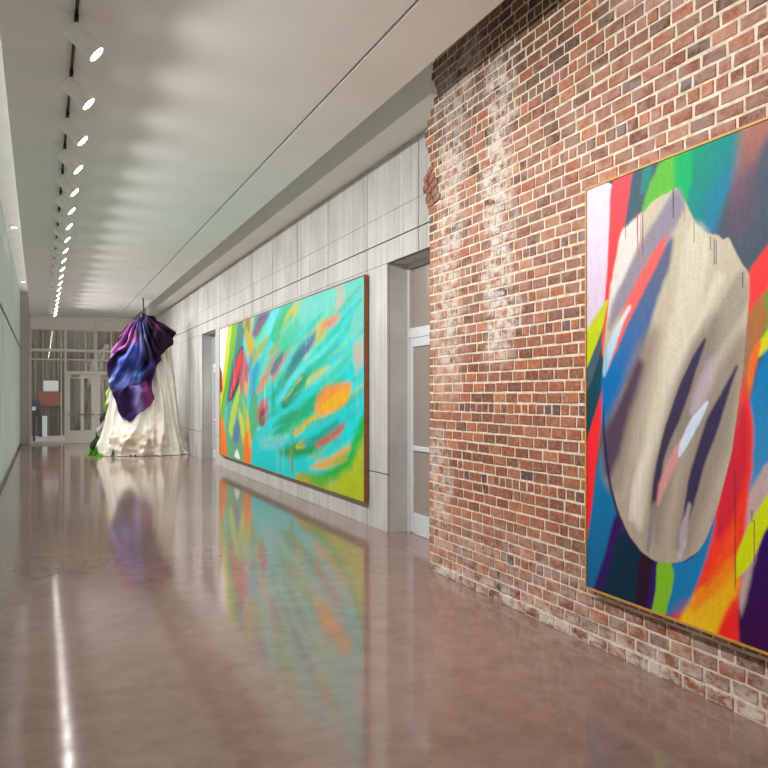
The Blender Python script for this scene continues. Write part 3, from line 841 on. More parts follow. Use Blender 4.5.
def brick(mb, x0, x1, z0, z1, col, ang=0.0, proud=0.0):
    """one brick: x along wall, z up, front towards -local-y... front at y = +proud"""
    cx, cz = (x0 + x1) / 2, (z0 + z1) / 2
    def j(a): return random.uniform(-a, a)
    ch = .0045
    fr = [(x0 + ch + j(.003), z0 + ch + j(.003)), (x1 - ch + j(.003), z0 + ch + j(.003)), (x1 - ch + j(.003), z1 - ch + j(.003)), (x0 + ch + j(.003), z1 - ch + j(.003))]
    md = [(x0 + j(.002), z0 + j(.002)), (x1 + j(.002), z0 + j(.002)), (x1 + j(.002), z1 + j(.002)), (x0 + j(.002), z1 + j(.002))]
    ca, sa = math.cos(ang), math.sin(ang)
    def rot(p): return (cx + (p[0] - cx) * ca - (p[1] - cz) * sa, cz + (p[0] - cx) * sa + (p[1] - cz) * ca)
    y = -proud
    v = [(rot(p)[0], y + j(.0015), rot(p)[1]) for p in fr] + [(rot(p)[0], y + .012, rot(p)[1]) for p in md] + [(rot(p)[0], y + .09, rot(p)[1]) for p in md]
    fc = [(0, 1, 2, 3)]
    for a, b_ in ((0, 4), (4, 8)):
        for i in range(4):
            k = (i + 1) % 4
            fc.append((a + i, b_ + i, b_ + k, a + k))
    fc.append((11, 10, 9, 8))
    mb.add(v, fc, col)
n_course = 61
XEND = 9.2
for ci in range(n_course):
    z0 = ci * course + .004
    zc = z0 + course / 2
    header = (ci % 7 == 4)
    left = -edge_off(zc)
    arch = 3.16 < zc < 3.50
    x = (joint_x(zc) if arch else left) + random.uniform(-.01, .01)
    mo.box(x + .004, XEND, .0025, .30, z0 - .008, z0 + course - .008)
    sag = random.uniform(-.003, .003)
    if not header and ci % 2: 
        first = .08
    else: first = None
    while x < XEND:
        l = .080 if header else .160
        l *= random.uniform(.93, 1.07)
        if first: l = first; first = None
        if (not header) and random.random() < .06: l *= .5
        c = random.choice(PAL)
        if header and random.random() < .22: c = random.choice([(126, 84, 78), (116, 82, 80), (142, 92, 82)])
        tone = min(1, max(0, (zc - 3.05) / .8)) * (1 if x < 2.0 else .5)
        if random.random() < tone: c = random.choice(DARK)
        elif random.random() < .02: c = random.choice([(108, 80, 78), (102, 82, 82)])
        if x < .5 and random.random() < .45 and zc < 3.0: c = random.choice([(182, 118, 86), (176, 112, 80), (188, 128, 96)])
        kk = random.uniform(.9, 1.1)
        c = tuple(min(255, q * kk) for q in c)
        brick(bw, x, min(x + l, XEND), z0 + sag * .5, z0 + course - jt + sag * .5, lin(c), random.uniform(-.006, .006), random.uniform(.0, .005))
        x += l + .0135
# tilted bricks left over from a sprung arch at the far edge
ta = .27
ca_, sa_ = math.cos(ta), math.sin(ta)
for k in range(6):
    zr = 3.185 + k * .072
    ta = .16 + .07 * k
    ca_, sa_ = math.cos(ta), math.sin(ta)
    for i in range(4):
        dl_ = .066 + i * .126 + (.03 if k % 2 else 0)
        xc, zc = joint_x(zr) - dl_ * ca_, zr - dl_ * sa_
        hl = .057
        lim = -edge_off(zc)
        if xc + hl < lim: continue
        if xc - hl < lim - .03: hl = max(.02, (xc + hl - lim + .01) / 2); xc = lim + hl - .01
        c = lin(random.choice([(158, 100, 78), (146, 94, 74), (166, 106, 82), (132, 88, 72)]))
        brick(bw, xc - hl, xc + hl, zc - .031, zc + .031, c, ta + random.uniform(-.03, .03), random.uniform(0, .006))
for k in range(12):
    zc = 3.13 + k * .035
    mo.box(-edge_off(zc) + .09, joint_x(zc) + .05, .012, .25, zc - .018, zc + .018)
wq = empty('wall_right_brick', BK, BANG)
tag(wq, 'weathered red brick wall with pale lime streaks and broken far edge', 'wall', kind='structure')
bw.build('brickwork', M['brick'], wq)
mo.build('mortar', M['mortar'], wq)

# ------------------------------------------------------------------ paintings
def chaikin(p, n=2):
    for _ in range(n):
        q = np.roll(p, -1, axis=0)
        p = np.stack([p * .86 + q * .14, p * .14 + q * .86], axis=1).reshape(-1, 2)
    return p
def vnoise(shape, cells, seed):
    rng = np.random.RandomState(seed)
    g = rng.rand(cells[0] + 2, cells[1] + 2)
    yy = np.linspace(0, cells[0], shape[0]); xx = np.linspace(0, cells[1], shape[1])
    yi = yy.astype(int); xi = xx.astype(int)
    fy = (yy - yi)[:, None]; fx = (xx - xi)[None, :]
    fy = fy * fy * (3 - 2 * fy); fx = fx * fx * (3 - 2 * fx)
    a = g[yi][:, xi]; b_ = g[yi][:, xi + 1]; c = g[yi + 1][:, xi]; d = g[yi + 1][:, xi + 1]
    return (a * (1 - fx) + b_ * fx) * (1 - fy) + (c * (1 - fx) + d * fx) * fy
def paint(w, h, nx, ny, strokes, wob, streak, grow):
    """w,h in cm; returns colours (ny, nx, 3) in linear light"""
    X, Y = np.meshgrid(np.linspace(0, w, nx), np.linspace(0, h, ny))
    img = np.ones((ny, nx, 3)) * .5
    n1 = vnoise((ny, nx), (14, 14), 1) - .5
    n2 = vnoise((ny, nx), (60, 60), 2) - .5
    n3 = vnoise((ny, nx), (18, 160), 3) - .5
    for st in strokes:
        col, soft, al, pts = st[:4]
        P = chaikin(np.array(pts, float).reshape(-1, 2))
        lo = P.min(0) - soft * 2 - wob; hi = P.max(0) + soft * 2 + wob
        i0, i1 = np.searchsorted(X[0], [lo[0], hi[0]]); j0, j1 = np.searchsorted(Y[:, 0], [lo[1], hi[1]])
        if i1 <= i0 or j1 <= j0: continue
        x = X[j0:j1, i0:i1]; y = Y[j0:j1, i0:i1]
        dmin = np.full(x.shape, 1e9); inside = np.zeros(x.shape, bool)
        for (ax, ay), (bx, by) in zip(P, np.roll(P, -1, axis=0)):
            ex, ey = bx - ax, by - ay
            t = np.clip(((x - ax) * ex + (y - ay) * ey) / (ex * ex + ey * ey + 1e-9), 0, 1)
            dmin = np.minimum(dmin, (x - ax - t * ex) ** 2 + (y - ay - t * ey) ** 2)
            cr = (ay > y) != (by > y)
            with np.errstate(divide='ignore', invalid='ignore'):
                inside ^= cr & (x < (bx - ax) * (y - ay) / (by - ay if by != ay else 1e-9) + ax)
        d = np.sqrt(dmin) * np.where(inside, 1, -1)
        k = min(1.0, soft / 3.0)
        d = d + soft * grow + k * (n1[j0:j1, i0:i1] * wob + n2[j0:j1, i0:i1] * wob * .5)
        a = np.clip((d + soft) / (2 * soft), 0, 1); a = a * a * (3 - 2 * a) * al
        c = np.array(lin(col)[:3])
        if len(st) > 4:
            (A, B, c2) = st[4]
            A = np.array(A); B = np.array(B); D = B - A
            t = np.clip(((x - A[0]) * D[0] + (y - A[1]) * D[1]) / (D @ D), 0, 1)[..., None]
            cc = c * (1 - t) + np.array(lin(c2)[:3]) * t
        else: cc = c
        a = a[..., None]
        img[j0:j1, i0:i1] = img[j0:j1, i0:i1] * (1 - a) + cc * a
    img *= (1 + streak * n3 + streak * .6 * n2)[..., None]
    return np.clip(img, 0, 1)
def canvas_mesh(name, w, h, nx, ny, img, mat, parent, y):
    xs = np.linspace(0, w, nx); zs = np.linspace(0, h, ny)
    XX, ZZ = np.meshgrid(xs, zs)
    v = np.stack([XX, np.full_like(XX, y), ZZ], -1).reshape(-1, 3)
    idx = np.arange(nx * ny).reshape(ny, nx)
    q = np.stack([idx[:-1, :-1], idx[:-1, 1:], idx[1:, 1:], idx[1:, :-1]], -1).reshape(-1, 4)
    me = bpy.data.meshes.new(name)
    # closing sides and back: the stretched canvas wraps its bars
    nb = len(v)
    bk = [(0, y + .035, 0), (w, y + .035, 0), (w, y + .035, h), (0, y + .035, h)]
    fr = [idx[0, 0], idx[0, -1], idx[-1, -1], idx[-1, 0]]
    extra = [(int(fr[i]), nb + i, nb + (i + 1) % 4, int(fr[(i + 1) % 4])) for i in range(4)] + [(nb + 3, nb + 2, nb + 1, nb)]
    me.from_pydata([tuple(p) for p in v] + bk, [], [tuple(int(k) for k in r) for r in q] + extra)
    col = np.ones((nb + 4, 4), np.float32)
    col[:nb, :3] = img.reshape(-1, 3); col[nb:, :3] = .6
    at = me.color_attributes.new('Col', 'FLOAT_COLOR', 'POINT')
    at.data.foreach_set('color', col.ravel())
    me.materials.append(mat)
    o = bpy.data.objects.new(name, me); C.objects.link(o); o.parent = parent
    return o
def frame_mesh(w, h, t, y0, y1):
    mb = MB()
    mb.box(-t, 0, y0, y1, -t, h + t); mb.box(w, w + t, y0, y1, -t, h + t)
    mb.box(0, w, y0, y1, -t, 0); mb.box(0, w, y0, y1, h, h + t)
    return mb

W1, H1 = 2.22, 2.355
r = empty('painting', (2.977, 3.955, .365), math.atan2(-1, -.022))
tag(r, 'tall abstract canvas with a beige petal shape hung on the brick wall', 'painting')
img = paint(W1 * 100, H1 * 100, 370, 392, STROKES_PETAL, 2.0, .10, .6)
canvas_mesh('canvas', W1, H1, 370, 392, img, M['acrylic'], r, .004)
frame_mesh(W1, H1, .012, -.002, .045).build('frame', M['gold_wood'], r)

W2, H2 = 8.22, 2.605
r = empty('painting', (3.41, 16.88, .275), -PI / 2)
tag(r, 'wide turquoise abstract canvas with orange leaf shapes on the concrete wall', 'painting')
img = paint(W2 * 100, H2 * 100, 340, 300, STROKES_LEAVES, 6.0, .12, .3)
canvas_mesh("canvas", W2, H2, 340, 300, img, M['acrylic'], r, .006)
frame_mesh(W2, H2, .012, -.004, .046).build('frame', M['brown_wood'], r)

# ------------------------------------------------------------------ glazed entrance
def u_x(u, d=25.2): return (u - 42.5) * d * .921 / 808       # photo measure -> metres across at the entrance
YE = Y1
win = empty('window_1', (0, YE, 0))
tag(win, 'glazed entrance screen with pale mullions at the far end', 'window', kind='structure')
XL, XR = -.37, 3.47
m1, m2, m3, m4 = .665, 1.56, 2.50, 3.30
DH = 2.17
fr = MB()
for xm in (XL + .025, m1, m2, m3, XR - .03): fr.box(xm - .03, xm + .03, -.07, .05, 0, CEIL)
fr.box(XL, XR, -.05, .045, CEIL - .06, CEIL)
fr.box(XL, XR, -.03, .05, 3.55, 3.60)
fr.box(XL, XR, -.064, .045, 2.87, 2.95)
fr.box(XL, XR, -.02, .03, 2.605, 2.645)
fr.box(m1, m3, -.066, .044, DH, DH + .09)
fr.box(XL, m1, -.05, .05, 0, .08); fr.box(m3, XR, -.05, .05, 0, .08)
fr.build('window_frame', M['bronze_metal'], win)
thin = MB()
for xm in (.54, 1.26, 2.02, 2.9): thin.box(xm - .018, xm + .018, -.02, .03, 2.17 if xm > .6 and xm < m3 else .08, 3.55)
thin.build('glazing_bar', M['bronze_metal'], win)
sp_ = MB(); sp_.box(XL, XR, -.005, .02, 3.60, CEIL - .06)
sp_.build('spandrel', M['spandrel'], win)
for (a, b_, z0, z1) in ((XL + .05, m1 - .03, .08, 2.605), (m3 + .03, XR - .06, .08, 2.605), (XL + .05, m1 - .03, 2.645, 2.87), (XL + .05, m1 - .03, 2.95, 3.55),
                        (m1 + .03, m2 - .03, DH + .09, 2.87), (m2 + .03, m3 - .03, DH + .09, 2.87), (m1 + .03, m2 - .03, 2.95, 3.55), (m2 + .03, m3 - .03, 2.95, 3.55),
                        (m3 + .03, XR - .06, 2.645, 2.87), (m3 + .03, XR - .06, 2.95, 3.55)):
    g = MB(); g.box(a, b_, .0, .006, z0, z1); g.build('glass_pane', M['glass'], win)
dr = empty('door_3', ((m1 + m2) / 2, YE, 0))
tag(dr, 'two-light glass entrance door with a steel push bar, left of the hanging cloth', 'door', kind='structure')
dr2 = empty('door_4', ((m2 + m3) / 2, YE, 0))
tag(dr2, 'glass entrance door mostly hidden behind the hanging cloth', 'door', kind='structure')
for root, a, b_ in ((dr, m1 + .034, m2 - .034), (dr2, m2 + .034, m3 - .034)):
    w = (b_ - a) / 2
    lf = MB()
    lf.box(-w, -w + .1, -.03, .02, .012, DH - .004); lf.box(w - .1, w, -.03, .02, .012, DH - .004)
    mid = w - .1 - .22
    lf.box(mid - .1, mid, -.03, .02, .40, DH - .13)
    lf.box(-w + .1, w - .1, -.03, .02, .012, .40); lf.box(-w + .1, w - .1, -.03, .02, DH - .13, DH - .004)
    leaf = lf.build('door_leaf', M['bronze_metal'], root)
    for (p, q) in ((-w + .1, mid - .1), (mid, w - .1)):
        g = MB(); g.box(p, q, -.006, .0, .40, DH - .13); g.build('glass_pane', M['glass'], leaf)
    pb = MB(); pb.tube([(-w + .03, -.09, .91), (w - .03, -.09, .91)], .02, 10)
    for s in (-1, 1): pb.tube([(s * (w - .06), -.09, .91), (s * (w - .06), -.02, .91)], .014, 8)
    pb.build('push_bar', M['steel'], leaf)
    cb = MB(); cb.box(-w + .12, -w + .38, -.075, -.03, DH - .09, DH - .02, .008); cb.build('door_closer', M['steel'], leaf)

# beyond the glass
ew = MB()
YW = 32.6
prof = []
x = -6.0
while x < 9:
    prof += [(x, YW), (x + .055, YW), (x + .065, YW + .03), (x + .115, YW + .03)]
    x += .125
n = len(prof)
ew.add([(a, b_, 0) for a, b_ in prof] + [(a, b_, 5.5) for a, b_ in prof], [(i, i + 1, n + i + 1, n + i) for i in range(n - 1)])
ew.box(-6, 9, YW + .04, YW + .3, 0, 5.5)
tag(ew.build('wall_outside', M['cladding']), 'tan vertically ribbed wall outside the entrance', 'wall', kind='structure')

st = empty('sanitizer_stand', (-.254, 28.5, -.005))
tag(st, 'slim black dispenser post with a white head behind the entrance glass', 'dispenser stand')
q = MB(); q.box(-.13, .13, -.12, .12, 0, .015, .005); q.build('base', M['black'], st)
q = MB(); q.box(-.04, .04, -.025, .025, .015, 1.02, .008); q.build('post', M['black'], st)
q = MB(); q.box(-.055, .055, -.06, .05, 1.02, 1.14, .015); q.build('dispenser_head', M['white_panel'], st)

kz = empty('information_kiosk', (-.1, 32.0, -.005))
tag(kz, 'kiosk with a dark violet screen and white side, left behind the entrance glass', 'kiosk')
q = MB(); q.box(-.29, .02, -.06, .0, .74, 1.34, .012); q.build('screen', M['kiosk_screen'], kz)
q = MB(); q.box(-.02, .09, -.04, .04, 0, .76, .006); q.build('post', M['black'], kz)
q = MB(); q.box(.09, .26, -.05, .05, 0, .76, .01); q.build('side_panel', M['white_panel'], kz)

rp = empty('reflection_panel', (.27, YW - .06, 1.1))  # added panels that paint in a blurred red and white reflection
tag(rp, 'red and white panel standing in for a blurred reflection in the entrance glass', 'reflection stand-in')
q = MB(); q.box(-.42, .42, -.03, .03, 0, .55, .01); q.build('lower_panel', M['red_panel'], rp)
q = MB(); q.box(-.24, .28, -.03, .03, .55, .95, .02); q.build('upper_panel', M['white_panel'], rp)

# ------------------------------------------------------------------ hanging cloth
SC = Vector((2.27, 21.4, 0)); SR = -math.radians(15)
PXM = .0262
def prof_at(tab, v):
    for (a, l, r_), (b_, l2, r2) in zip(tab[:-1], tab[1:]):
        if (a - v) * (b_ - v) <= 0:
            t = (v - a) / (b_ - a)
            return l + (l2 - l) * t, r_ + (r2 - r_) * t
    return tab[-1][1:]
SKIRT = [(455, -44, 46), (452, -43.5, 45), (447, -41.5, 43), (440, -38, 41), (430, -34, 38.5), (420, -31.5, 36), (410, -29.5, 34.5), (400, -28, 33.5),
         (380, -26, 32.5), (360, -23, 31), (345, -20, 29.5), (335, -14, 25), (326, -7, 18), (318, 0, 8)]
sculp = empty('draped_cloth_sculpture', SC, SR)
tag(sculp, 'tall white cloth hanging to the floor under a purple dyed bundle at the far end', 'sculpture')
def fold_noise(p, s): return noise.noise(Vector((p[0] * s, p[1] * s, p[2] * s)))
def zpx(v, k=.0257): return 1.5 + (395.5 - v) * k

def x0_(a): return math.cos(a)
def skirt():
    na, nz = 420, 110
    mb = MB(); cols = []
    for j in range(nz):
        t = j / (nz - 1)
        v = 455 - (455 - 318) * (t ** 1.05)
        l, r_ = prof_at(SKIRT, v)
        z = max(.012, zpx(v))
        dep = .12 + .55 * (1 - t) ** 1.1
        cx = (l + r_) / 2 * PXM; hw = (r_ - l) / 2 * PXM
        for i in range(na):
            a = 2 * PI * i / na
            ca, sa = math.cos(a), math.sin(a)
            drift = .35 * fold_noise((ca * 1.3, sa * 1.3, z * .5), 1.0)
            u = a + drift
            p1 = 1 - abs(math.sin(u * 9 + .6 * math.sin(3 * a + z)))
            p2 = 1 - 2 * abs(math.sin(u * 14 + 2.2 * math.sin(2 * a) + z * .5))
            p3 = fold_noise((ca * 5, sa * 5, z * 1.2 + 3), 1.0)
            amp = (.034 + .085 * (1 - t)) * (1 - .5 * t)
            k = amp * (1.5 * p1 + .45 * p2 + .9 * p3 - .5)
            low = math.exp(-(z / .42) ** 2)
            fl = fold_noise((ca * 3.2, sa * 3.2, z * 5.0), 1.0) + .6 * fold_noise((ca * 8, sa * 8, z * 9.0), 1.0)
            k += low * .085 * fl
            # gathered swag in the lower front
            swag = math.exp(-((a - 1.52 * PI) / .75) ** 2) * math.exp(-((z - .40) / .28) ** 2)
            k += .11 * swag + .05 * swag * math.sin(u * 31 + z * 7) + .12 * swag * fold_noise((x0_(a) * 7, z * 8, 2.0), 1.0)
            x = cx + (hw + k * .6) * ca
            y = (dep + k) * sa
            zz = z + low * .02 * fl * (1 if j > 1 else 0)
            mb.v.append((x, y, max(.006, zz)))
            # natural canvas with green paint at the lower left of the hem and ochre wash in the swag
            c = np.array(lin((250, 246, 236))[:3])
            dye = fold_noise((x * 1.5, y * 1.5, z * 1.5 + 9), 1.0)
            ochre = max(0, min(1, swag * 1.2 - .35 + .8 * fold_noise((x * 5, y * 5, z * 5), 1.0)))
            c = c * (1 - .5 * ochre) + np.array(lin((190, 162, 112))[:3]) * .5 * ochre
            lx = x / PXM
            gmask = (1 if (lx < -28 + 9 * dye and z < .10 + .5 * max(0, (-lx - 33) / 12) + .12 * dye) else 0)
            if gmask: c = np.array(lin((104, 190, 40) if dye > -.25 else (60, 128, 36))[:3])
            if sa < 0 and -25 < lx < -18 and z < .16 + .1 * dye and fold_noise((x * 14, y * 14, z * 9 + 4), 1.0) > .12: c = np.array(lin((72, 130, 40))[:3])
            if sa < 0 and z < .05 and (-5 < lx < 1) and fold_noise((x * 14, y * 14, z * 9), 1.0) > .0: c = np.array(lin((60, 56, 50))[:3])
            if .95 < t and False: c = c
            if abs(lx - 24.5) < .9 and 2.95 < z < 3.08 and sa < 0: c = np.array(lin((176, 60, 70))[:3])
            cols.append((*c, 1))
    for j in range(nz - 1):
        for i in range(na):
            i2 = (i + 1) % na
            mb.f.append((j * na + i, j * na + i2, (j + 1) * na + i2, (j + 1) * na + i))
    mb.col = [(1, 1, 1, 1)]
    return mb.build('white_cloth', M['dyed_cloth'], sculp, True, cols)
skirt()

BUND = [(421, -11, -8), (419, -14, -4), (416, -17, 0), (412, -20.3, 3), (408, -22, 7.5), (403, -24, 11), (395, -26.5, 11.3), (388, -28.5, 11.5), (380, -30, 12),
        (372, -31, 15.5), (365, -31, 17), (358, -30, 19), (351, -27, 23), (345, -24.5, 29), (338, -21, 32.5), (332, -17, 33.5), (328, -14.5, 30), (325, -12, 24), (321, -6, 17), (318, -2, 13.5), (316, 1, 11.5)]
def bundle():
    na, nz = 300, 190
    mb = MB(); cols = []
    S = lambda *c: np.array(lin(c)[:3])
    for j in range(nz):
        t = j / (nz - 1)
        v = 421 - 105 * t
        l, r_ = prof_at(BUND, v)
        z0 = zpx(v, .0252)
        cx = (l + r_ + 6.5) / 2 * PXM * .98; hw = (r_ - l) / 2 * PXM * .97
        dep = .10 + .42 * math.sin(PI * min(1, max(0, (t * .93 + .04)))) ** .7
        for i in range(na):
            a = 2 * PI * i / na
            ca, sa = math.cos(a), math.sin(a)
            x = cx + hw * ca
            y = -.36 + dep * sa * (1 if sa < 0 else .6)
            # folds fan out from the knot at the top, and swing round the belly
            kx, kz = 5.5 * PXM, zpx(318, .0252)
            ang = math.atan2(x - kx, kz - z0 + .12)
            rr = math.hypot(x - kx, kz - z0)
            wob = fold_noise((x * 1.6, y * 1.6, z0 * 1.6), 1.0)
            f1 = math.sin(ang * 15 + 2.4 * wob + rr * 1.1)
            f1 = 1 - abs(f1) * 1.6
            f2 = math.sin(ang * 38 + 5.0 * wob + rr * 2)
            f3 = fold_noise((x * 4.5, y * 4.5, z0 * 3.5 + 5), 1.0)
            amp = .02 + .07 * min(1, rr / .8)
            k = amp * (1.1 * f1 + .45 * f2 + 1.8 * f3)
            vpx = v; upx = x / PXM / .98 + 136
            # lower hanging lobe is set back under an overhanging lip
            lip = 1 / (1 + math.exp((386 + (upx - 128) * -.35 - vpx) * -1.2))
            y2 = y + (.10 * lip if sa < 0 else 0)
            # a deep crease left of the wing
            cre = math.exp(-((upx - (149 - (vpx - 345) * .2)) / 2.2) ** 2) * (1 if 330 < vpx < 365 else 0)
            y2 += .10 * cre * (1 if sa < 0 else 0)
            mb.v.append((x + k * ca * .3, y2 + k * sa, z0 + .012 * f3))
            # dye, with shade painted into the fold valleys
            du = upx + 3.0 * wob + 1.5 * f3; dv = vpx + 6.0 * wob + 3 * f3 + 2.0 * f2
            c = S(44, 22, 74)
            def mixin(c, d, w): 
                w = max(0, min(1, w)); return c * (1 - w) + d * w
            g = lambda val, mid, wid: math.exp(-((val - mid) / wid) ** 2)
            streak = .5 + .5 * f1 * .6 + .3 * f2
            c = mixin(c, S(128, 52, 128), (g(du - (dv - 340) * -.55, 121, 5) + g(du - (dv - 340) * -.4, 129, 3.0)) * (dv < 352) * streak * 1.2)
            c = mixin(c, S(206, 128, 200), g(dv + (du - 112) * .75, 354, 6.5) * (du < 136) * .95)
            c = mixin(c, S(36, 20, 64), g(dv + (du - 110) * .8, 365, 6) * (du < 130))
            c = mixin(c, S(74, 96, 196), g(du + (dv - 340) * .42, 139, 5.5) * (342 < dv < 392) * 1.0)
            c = mixin(c, S(118, 140, 226), g(dv + (du - 128) * .35, 381, 6) * (du < 143) * .9)
            c = mixin(c, S(60, 112, 190), g(du, 140, 5) * g(dv, 372, 10) * .9)
            c = mixin(c, S(128, 128, 190), (g(du - (dv - 330) * .25, 139, 2.2) + g(du - (dv - 330) * .05, 145, 1.8)) * (dv < 356) * .8)
            c = mixin(c, S(46, 14, 50), (du > 150) * (dv < 357) * .85)
            c = mixin(c, S(110, 44, 84), g(dv - (du - 150) * .55, 324, 2.4) * (du > 148) * .7)
            c = mixin(c, S(74, 58, 150), g(du, 150, 4.5) * g(dv, 362, 8) * .9)
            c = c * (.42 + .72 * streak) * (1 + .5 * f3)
            if vpx > 387 - (upx - 128) * .30 + 7 * f3 + 4 * wob:
                c = S(52, 24, 90) * (.55 + .8 * streak)
                c = mixin(c, S(34, 18, 58), g(du, 127, 6) * g(dv, 396, 6))
                c = mixin(c, S(150, 140, 212), g(du, 139.5, 4.2) * (dv < 414))
                c = mixin(c, S(146, 60, 130), g(du, 147.5, 3.0) * (dv < 404))
                c = mixin(c, S(84, 52, 140), g(dv, 416, 4) * .7)
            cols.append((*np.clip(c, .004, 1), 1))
    for j in range(nz - 1):
        for i in range(na):
            i2 = (i + 1) % na
            mb.f.append((j * na + i, j * na + i2, (j + 1) * na + i2, (j + 1) * na + i))
    mb.f.append(tuple(range(na)))
    mb.f.append(tuple(reversed(range((nz - 1) * na, nz * na))))
    mb.col = [(1, 1, 1, 1)]
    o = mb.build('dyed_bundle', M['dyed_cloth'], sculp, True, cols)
    o['label'] = 'purple and blue dyed cloth bundle gathered at the top'
    return o
bundle()

def side_strip():
    """painted edge of the cloth that runs down the left side to the floor"""
    path = [(112, 378), (110.5, 388), (108.5, 398), (106.5, 408), (104, 418), (101, 428), (97.5, 437), (93.5, 445), (91, 454)]
    cl = [(200, 206, 150), (150, 176, 70), (196, 200, 160), (110, 140, 50), (58, 66, 70), (176, 180, 176), (60, 66, 60), (50, 56, 44), (96, 176, 40)]
    mb = MB(); cols = []
    nu, nv = 26, 90
    for j in range(nv):
        s = j / (nv - 1) * (len(path) - 1); k = min(int(s), len(path) - 2); t = s - k
        ux = path[k][0] * (1 - t) + path[k + 1][0] * t; v = path[k][1] * (1 - t) + path[k + 1][1] * t
        for i in range(nu):
            a = 2 * PI * i / nu
            z = max(.008, zpx(v))
            rx = (.10 + .025 * math.sin(v * .5)) * (1 + .2 * math.sin(a * 5 + v * .2))
            mb.v.append(((ux - 135.5) * PXM + rx * math.cos(a), .02 + .14 * math.sin(a) * (1 + .25 * math.sin(a * 4 + v * .3)), z))
            q = int(max(0, min(len(cl) - 1, round(s + .7 * fold_noise((a * .5, v * .12, 1.0), 1.0)))))
            cols.append(lin(cl[q]))
    for j in range(nv - 1):
        for i in range(nu):
            i2 = (i + 1) % nu
            mb.f.append((j * nu + i, j * nu + i2, (j + 1) * nu + i2, (j + 1) * nu + i))
    mb.f.append(tuple(range(nu))); mb.f.append(tuple(range((nv - 1) * nu, nv * nu)))
    mb.col = [(1, 1, 1, 1)]
    o = mb.build('painted_edge', M['dyed_cloth'], sculp, True, cols)
    o['label'] = 'green and black painted cloth edge on the left side'
side_strip()
rp_ = MB()
hx, hy = 5.5 * PXM, -.30
rp_.tube([(hx, hy, zpx(319)), (hx, hy, CEIL)], .018, 10)
rp_.tube([(hx, hy, zpx(322)), (hx, hy, zpx(316.2)), (hx, hy, zpx(315))], [.10, .075, .03], 14)
rp_.build('suspension_rod', M['black'], sculp)

# ------------------------------------------------------------------ track spotlights
TX = .20
tk = MB(); tk.box(TX - .010, TX + .010, .4, 24.4, CEIL - .022, CEIL - .0005)
tag(tk.build('lighting_track', M['black']), 'long black lighting track fixed along the ceiling', 'track')
TILT = math.radians(43)
YAW = math.radians(4)
AX = Vector((math.cos(TILT) * math.cos(YAW), -math.cos(TILT) * math.sin(YAW), -math.sin(TILT)))
def spot_proto():
    r = empty('track_spotlight', (TX, 0, CEIL - .022))
    ad = MB(); ad.box(-.014, .014, -.05, .05, -.03, 0, .004); ad.tube([(0, 0, -.03), (0, 0, -.11)], .008, 8)
    ad.build('adapter', M['black'], r)
    bd = MB()
    c0 = Vector((-.035, 0, -.08)); c1 = c0 + AX * .215
    R_ = .06
    bd.tube([c0, c0 + AX * .004, c0 + AX * .006, c1 - AX * .003, c1, c1, c1 - AX * .012], [R_ - .006, R_ - .001, R_, R_, R_ - .001, R_ - .005, R_ - .007], 28, True)
    bd.build('lamp_body', M['white_paint'], r, False)
    ln = MB(); ln.tube([c1 - AX * .011, c1 + AX * .001, c1 + AX * .007, c1 + AX * .010], [R_ - .006, R_ - .006, R_ - .014, R_ - .034], 24)
    ln.build('lens', M['glow'], r)
    return r, c1
ORD = ['first', 'second', 'third', 'fourth', 'fifth', 'sixth', 'seventh', 'eighth', 'ninth', 'tenth', 'eleventh', 'twelfth', 'thirteenth', 'fourteenth',
       'fifteenth', 'sixteenth', 'seventeenth', 'eighteenth', 'nineteenth', 'twentieth']
proto, tip = spot_proto()
pitch = .965
ks = list(range(0, 20)) + [-1, -2, -3, -4]
for n_, k in enumerate(ks):
    if n_ == 0: o = proto
    else:
        o = proto.copy(); C.objects.link(o)
        for ch in proto.children:
            if ch.type == 'LIGHT': continue
            c2 = ch.copy(); C.objects.link(c2); c2.parent = o
    o.location = (TX, 5.55 + pitch * k, CEIL - .022)
    if k == 0: lab = 'nearest white cylinder spotlight on the black ceiling track'
    elif k == 19: lab = 'last white cylinder spotlight on the ceiling track, nearest the entrance'
    elif k > 0: lab = '%s white cylinder spotlight along the ceiling track, counted from the near end' % ORD[k]
    else: lab = 'white cylinder spotlight on the track overhead, outside the picture'
    tag(o, lab, 'spotlight', 'spotlights on the ceiling track')
for k in ks:
    li = bpy.data.lights.new('spot_beam', 'SPOT')
    li.energy = SPOT_W * (NEAR_GAIN if k < 0 else 1.0 if k < 14 else FAR_GAIN)
    li.color = (1.0, .985, .955)
    li.spot_size = math.radians(SPOT_A); li.spot_blend = SPOT_B
    li.shadow_soft_size = .045
    lo = bpy.data.objects.new('spot_beam', li); C.objects.link(lo)
    lo.location = Vector((TX, 5.55 + pitch * k, CEIL - .022)) + tip + AX * .03
    lo.rotation_euler = AX.to_track_quat('-Z', 'Y').to_euler()

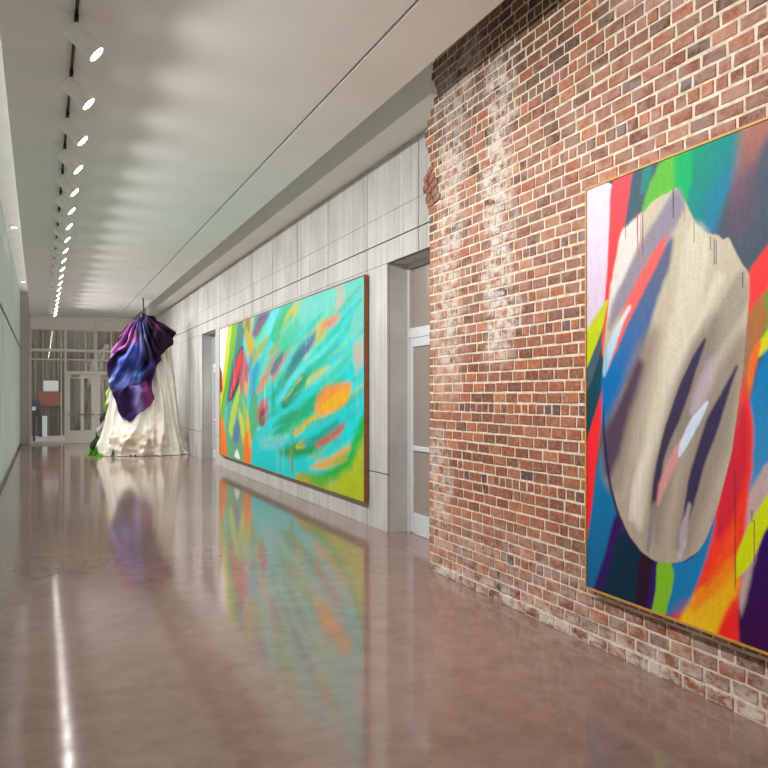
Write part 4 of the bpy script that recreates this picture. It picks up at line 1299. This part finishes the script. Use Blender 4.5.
# added unseen fill light on top of the floating ceiling, brightening the gap along the channel glass wall
cs = MB(); cs.box(-.20, -.15, .5, 26.4, CEIL + .0905, CEIL + .115)
cvs = tag(cs.build('trim_3', M['white_paint']), 'added unseen fill strip on top of the ceiling edge by the channel glass wall', 'light strip', kind='structure')
li = bpy.data.lights.new('gap_fill', 'AREA'); li.shape = 'RECTANGLE'; li.size = .045; li.size_y = 25.8; li.energy = GAP_FILL_W; li.color = (1, .98, .93)
lo = bpy.data.objects.new('gap_fill', li); C.objects.link(lo); lo.location = (-.176, 13.45, CEIL + .12); lo.rotation_euler = (0, PI, 0)

# small lamps in the gap along the left wall
pd = None
for n_, y in enumerate((16.5, 24.3)):
    dl = empty('recessed_downlight', (-.49, y, SLAB))
    q = MB(); q.tube([(0, 0, -.002), (0, 0, -.03)], [.075, .07], 20); q.build('housing', M['white_paint'], dl)
    q = MB(); q.tube([(0, 0, -.029), (0, 0, -.034)], .055, 20); q.build('lens', M['soft_glow'], dl)
    tag(dl, ('nearer' if n_ == 0 else 'farther') + ' of two small downlights in the gap above the channel glass wall', 'downlight', 'downlights above the channel glass wall')
    li = bpy.data.lights.new('downlight_beam', 'SPOT'); li.energy = 12; li.spot_size = math.radians(120); li.spot_blend = 1; li.shadow_soft_size = .05
    lo = bpy.data.objects.new('downlight_beam', li); C.objects.link(lo); lo.location = (-.49, y, SLAB - .05)

# ------------------------------------------------------------------ daylight, camera, output
w = bpy.data.worlds.new('World'); bpy.context.scene.world = w
w.use_nodes = True
bg = w.node_tree.nodes['Background']
bg.inputs[0].default_value = (.97, 1.0, .97, 1); bg.inputs[1].default_value = WORLD_S

cam = bpy.data.cameras.new('Camera'); co_ = bpy.data.objects.new('Camera', cam); C.objects.link(co_)
co_.location = (0, 0, 1.5)
co_.rotation_euler = (PI / 2, 0, -math.radians(22.911))
cam.sensor_width = 36; cam.lens = 37.875
cam.shift_y = 11.5 / 768
cam.clip_end = 200
sc = bpy.context.scene
sc.camera = co_
sc.view_settings.view_transform = 'Standard'
sc.view_settings.look = 'None'
sc.view_settings.exposure = EXPO
sc.view_settings.gamma = 1
sc.view_settings.use_curve_mapping = False
sc.cycles.use_denoising = True
sc.cycles.max_bounces = 10
sc.cycles.diffuse_bounces = 6
sc.cycles.glossy_bounces = 4
sc.cycles.transparent_max_bounces = 12
sc.cycles.sample_clamp_indirect = 6
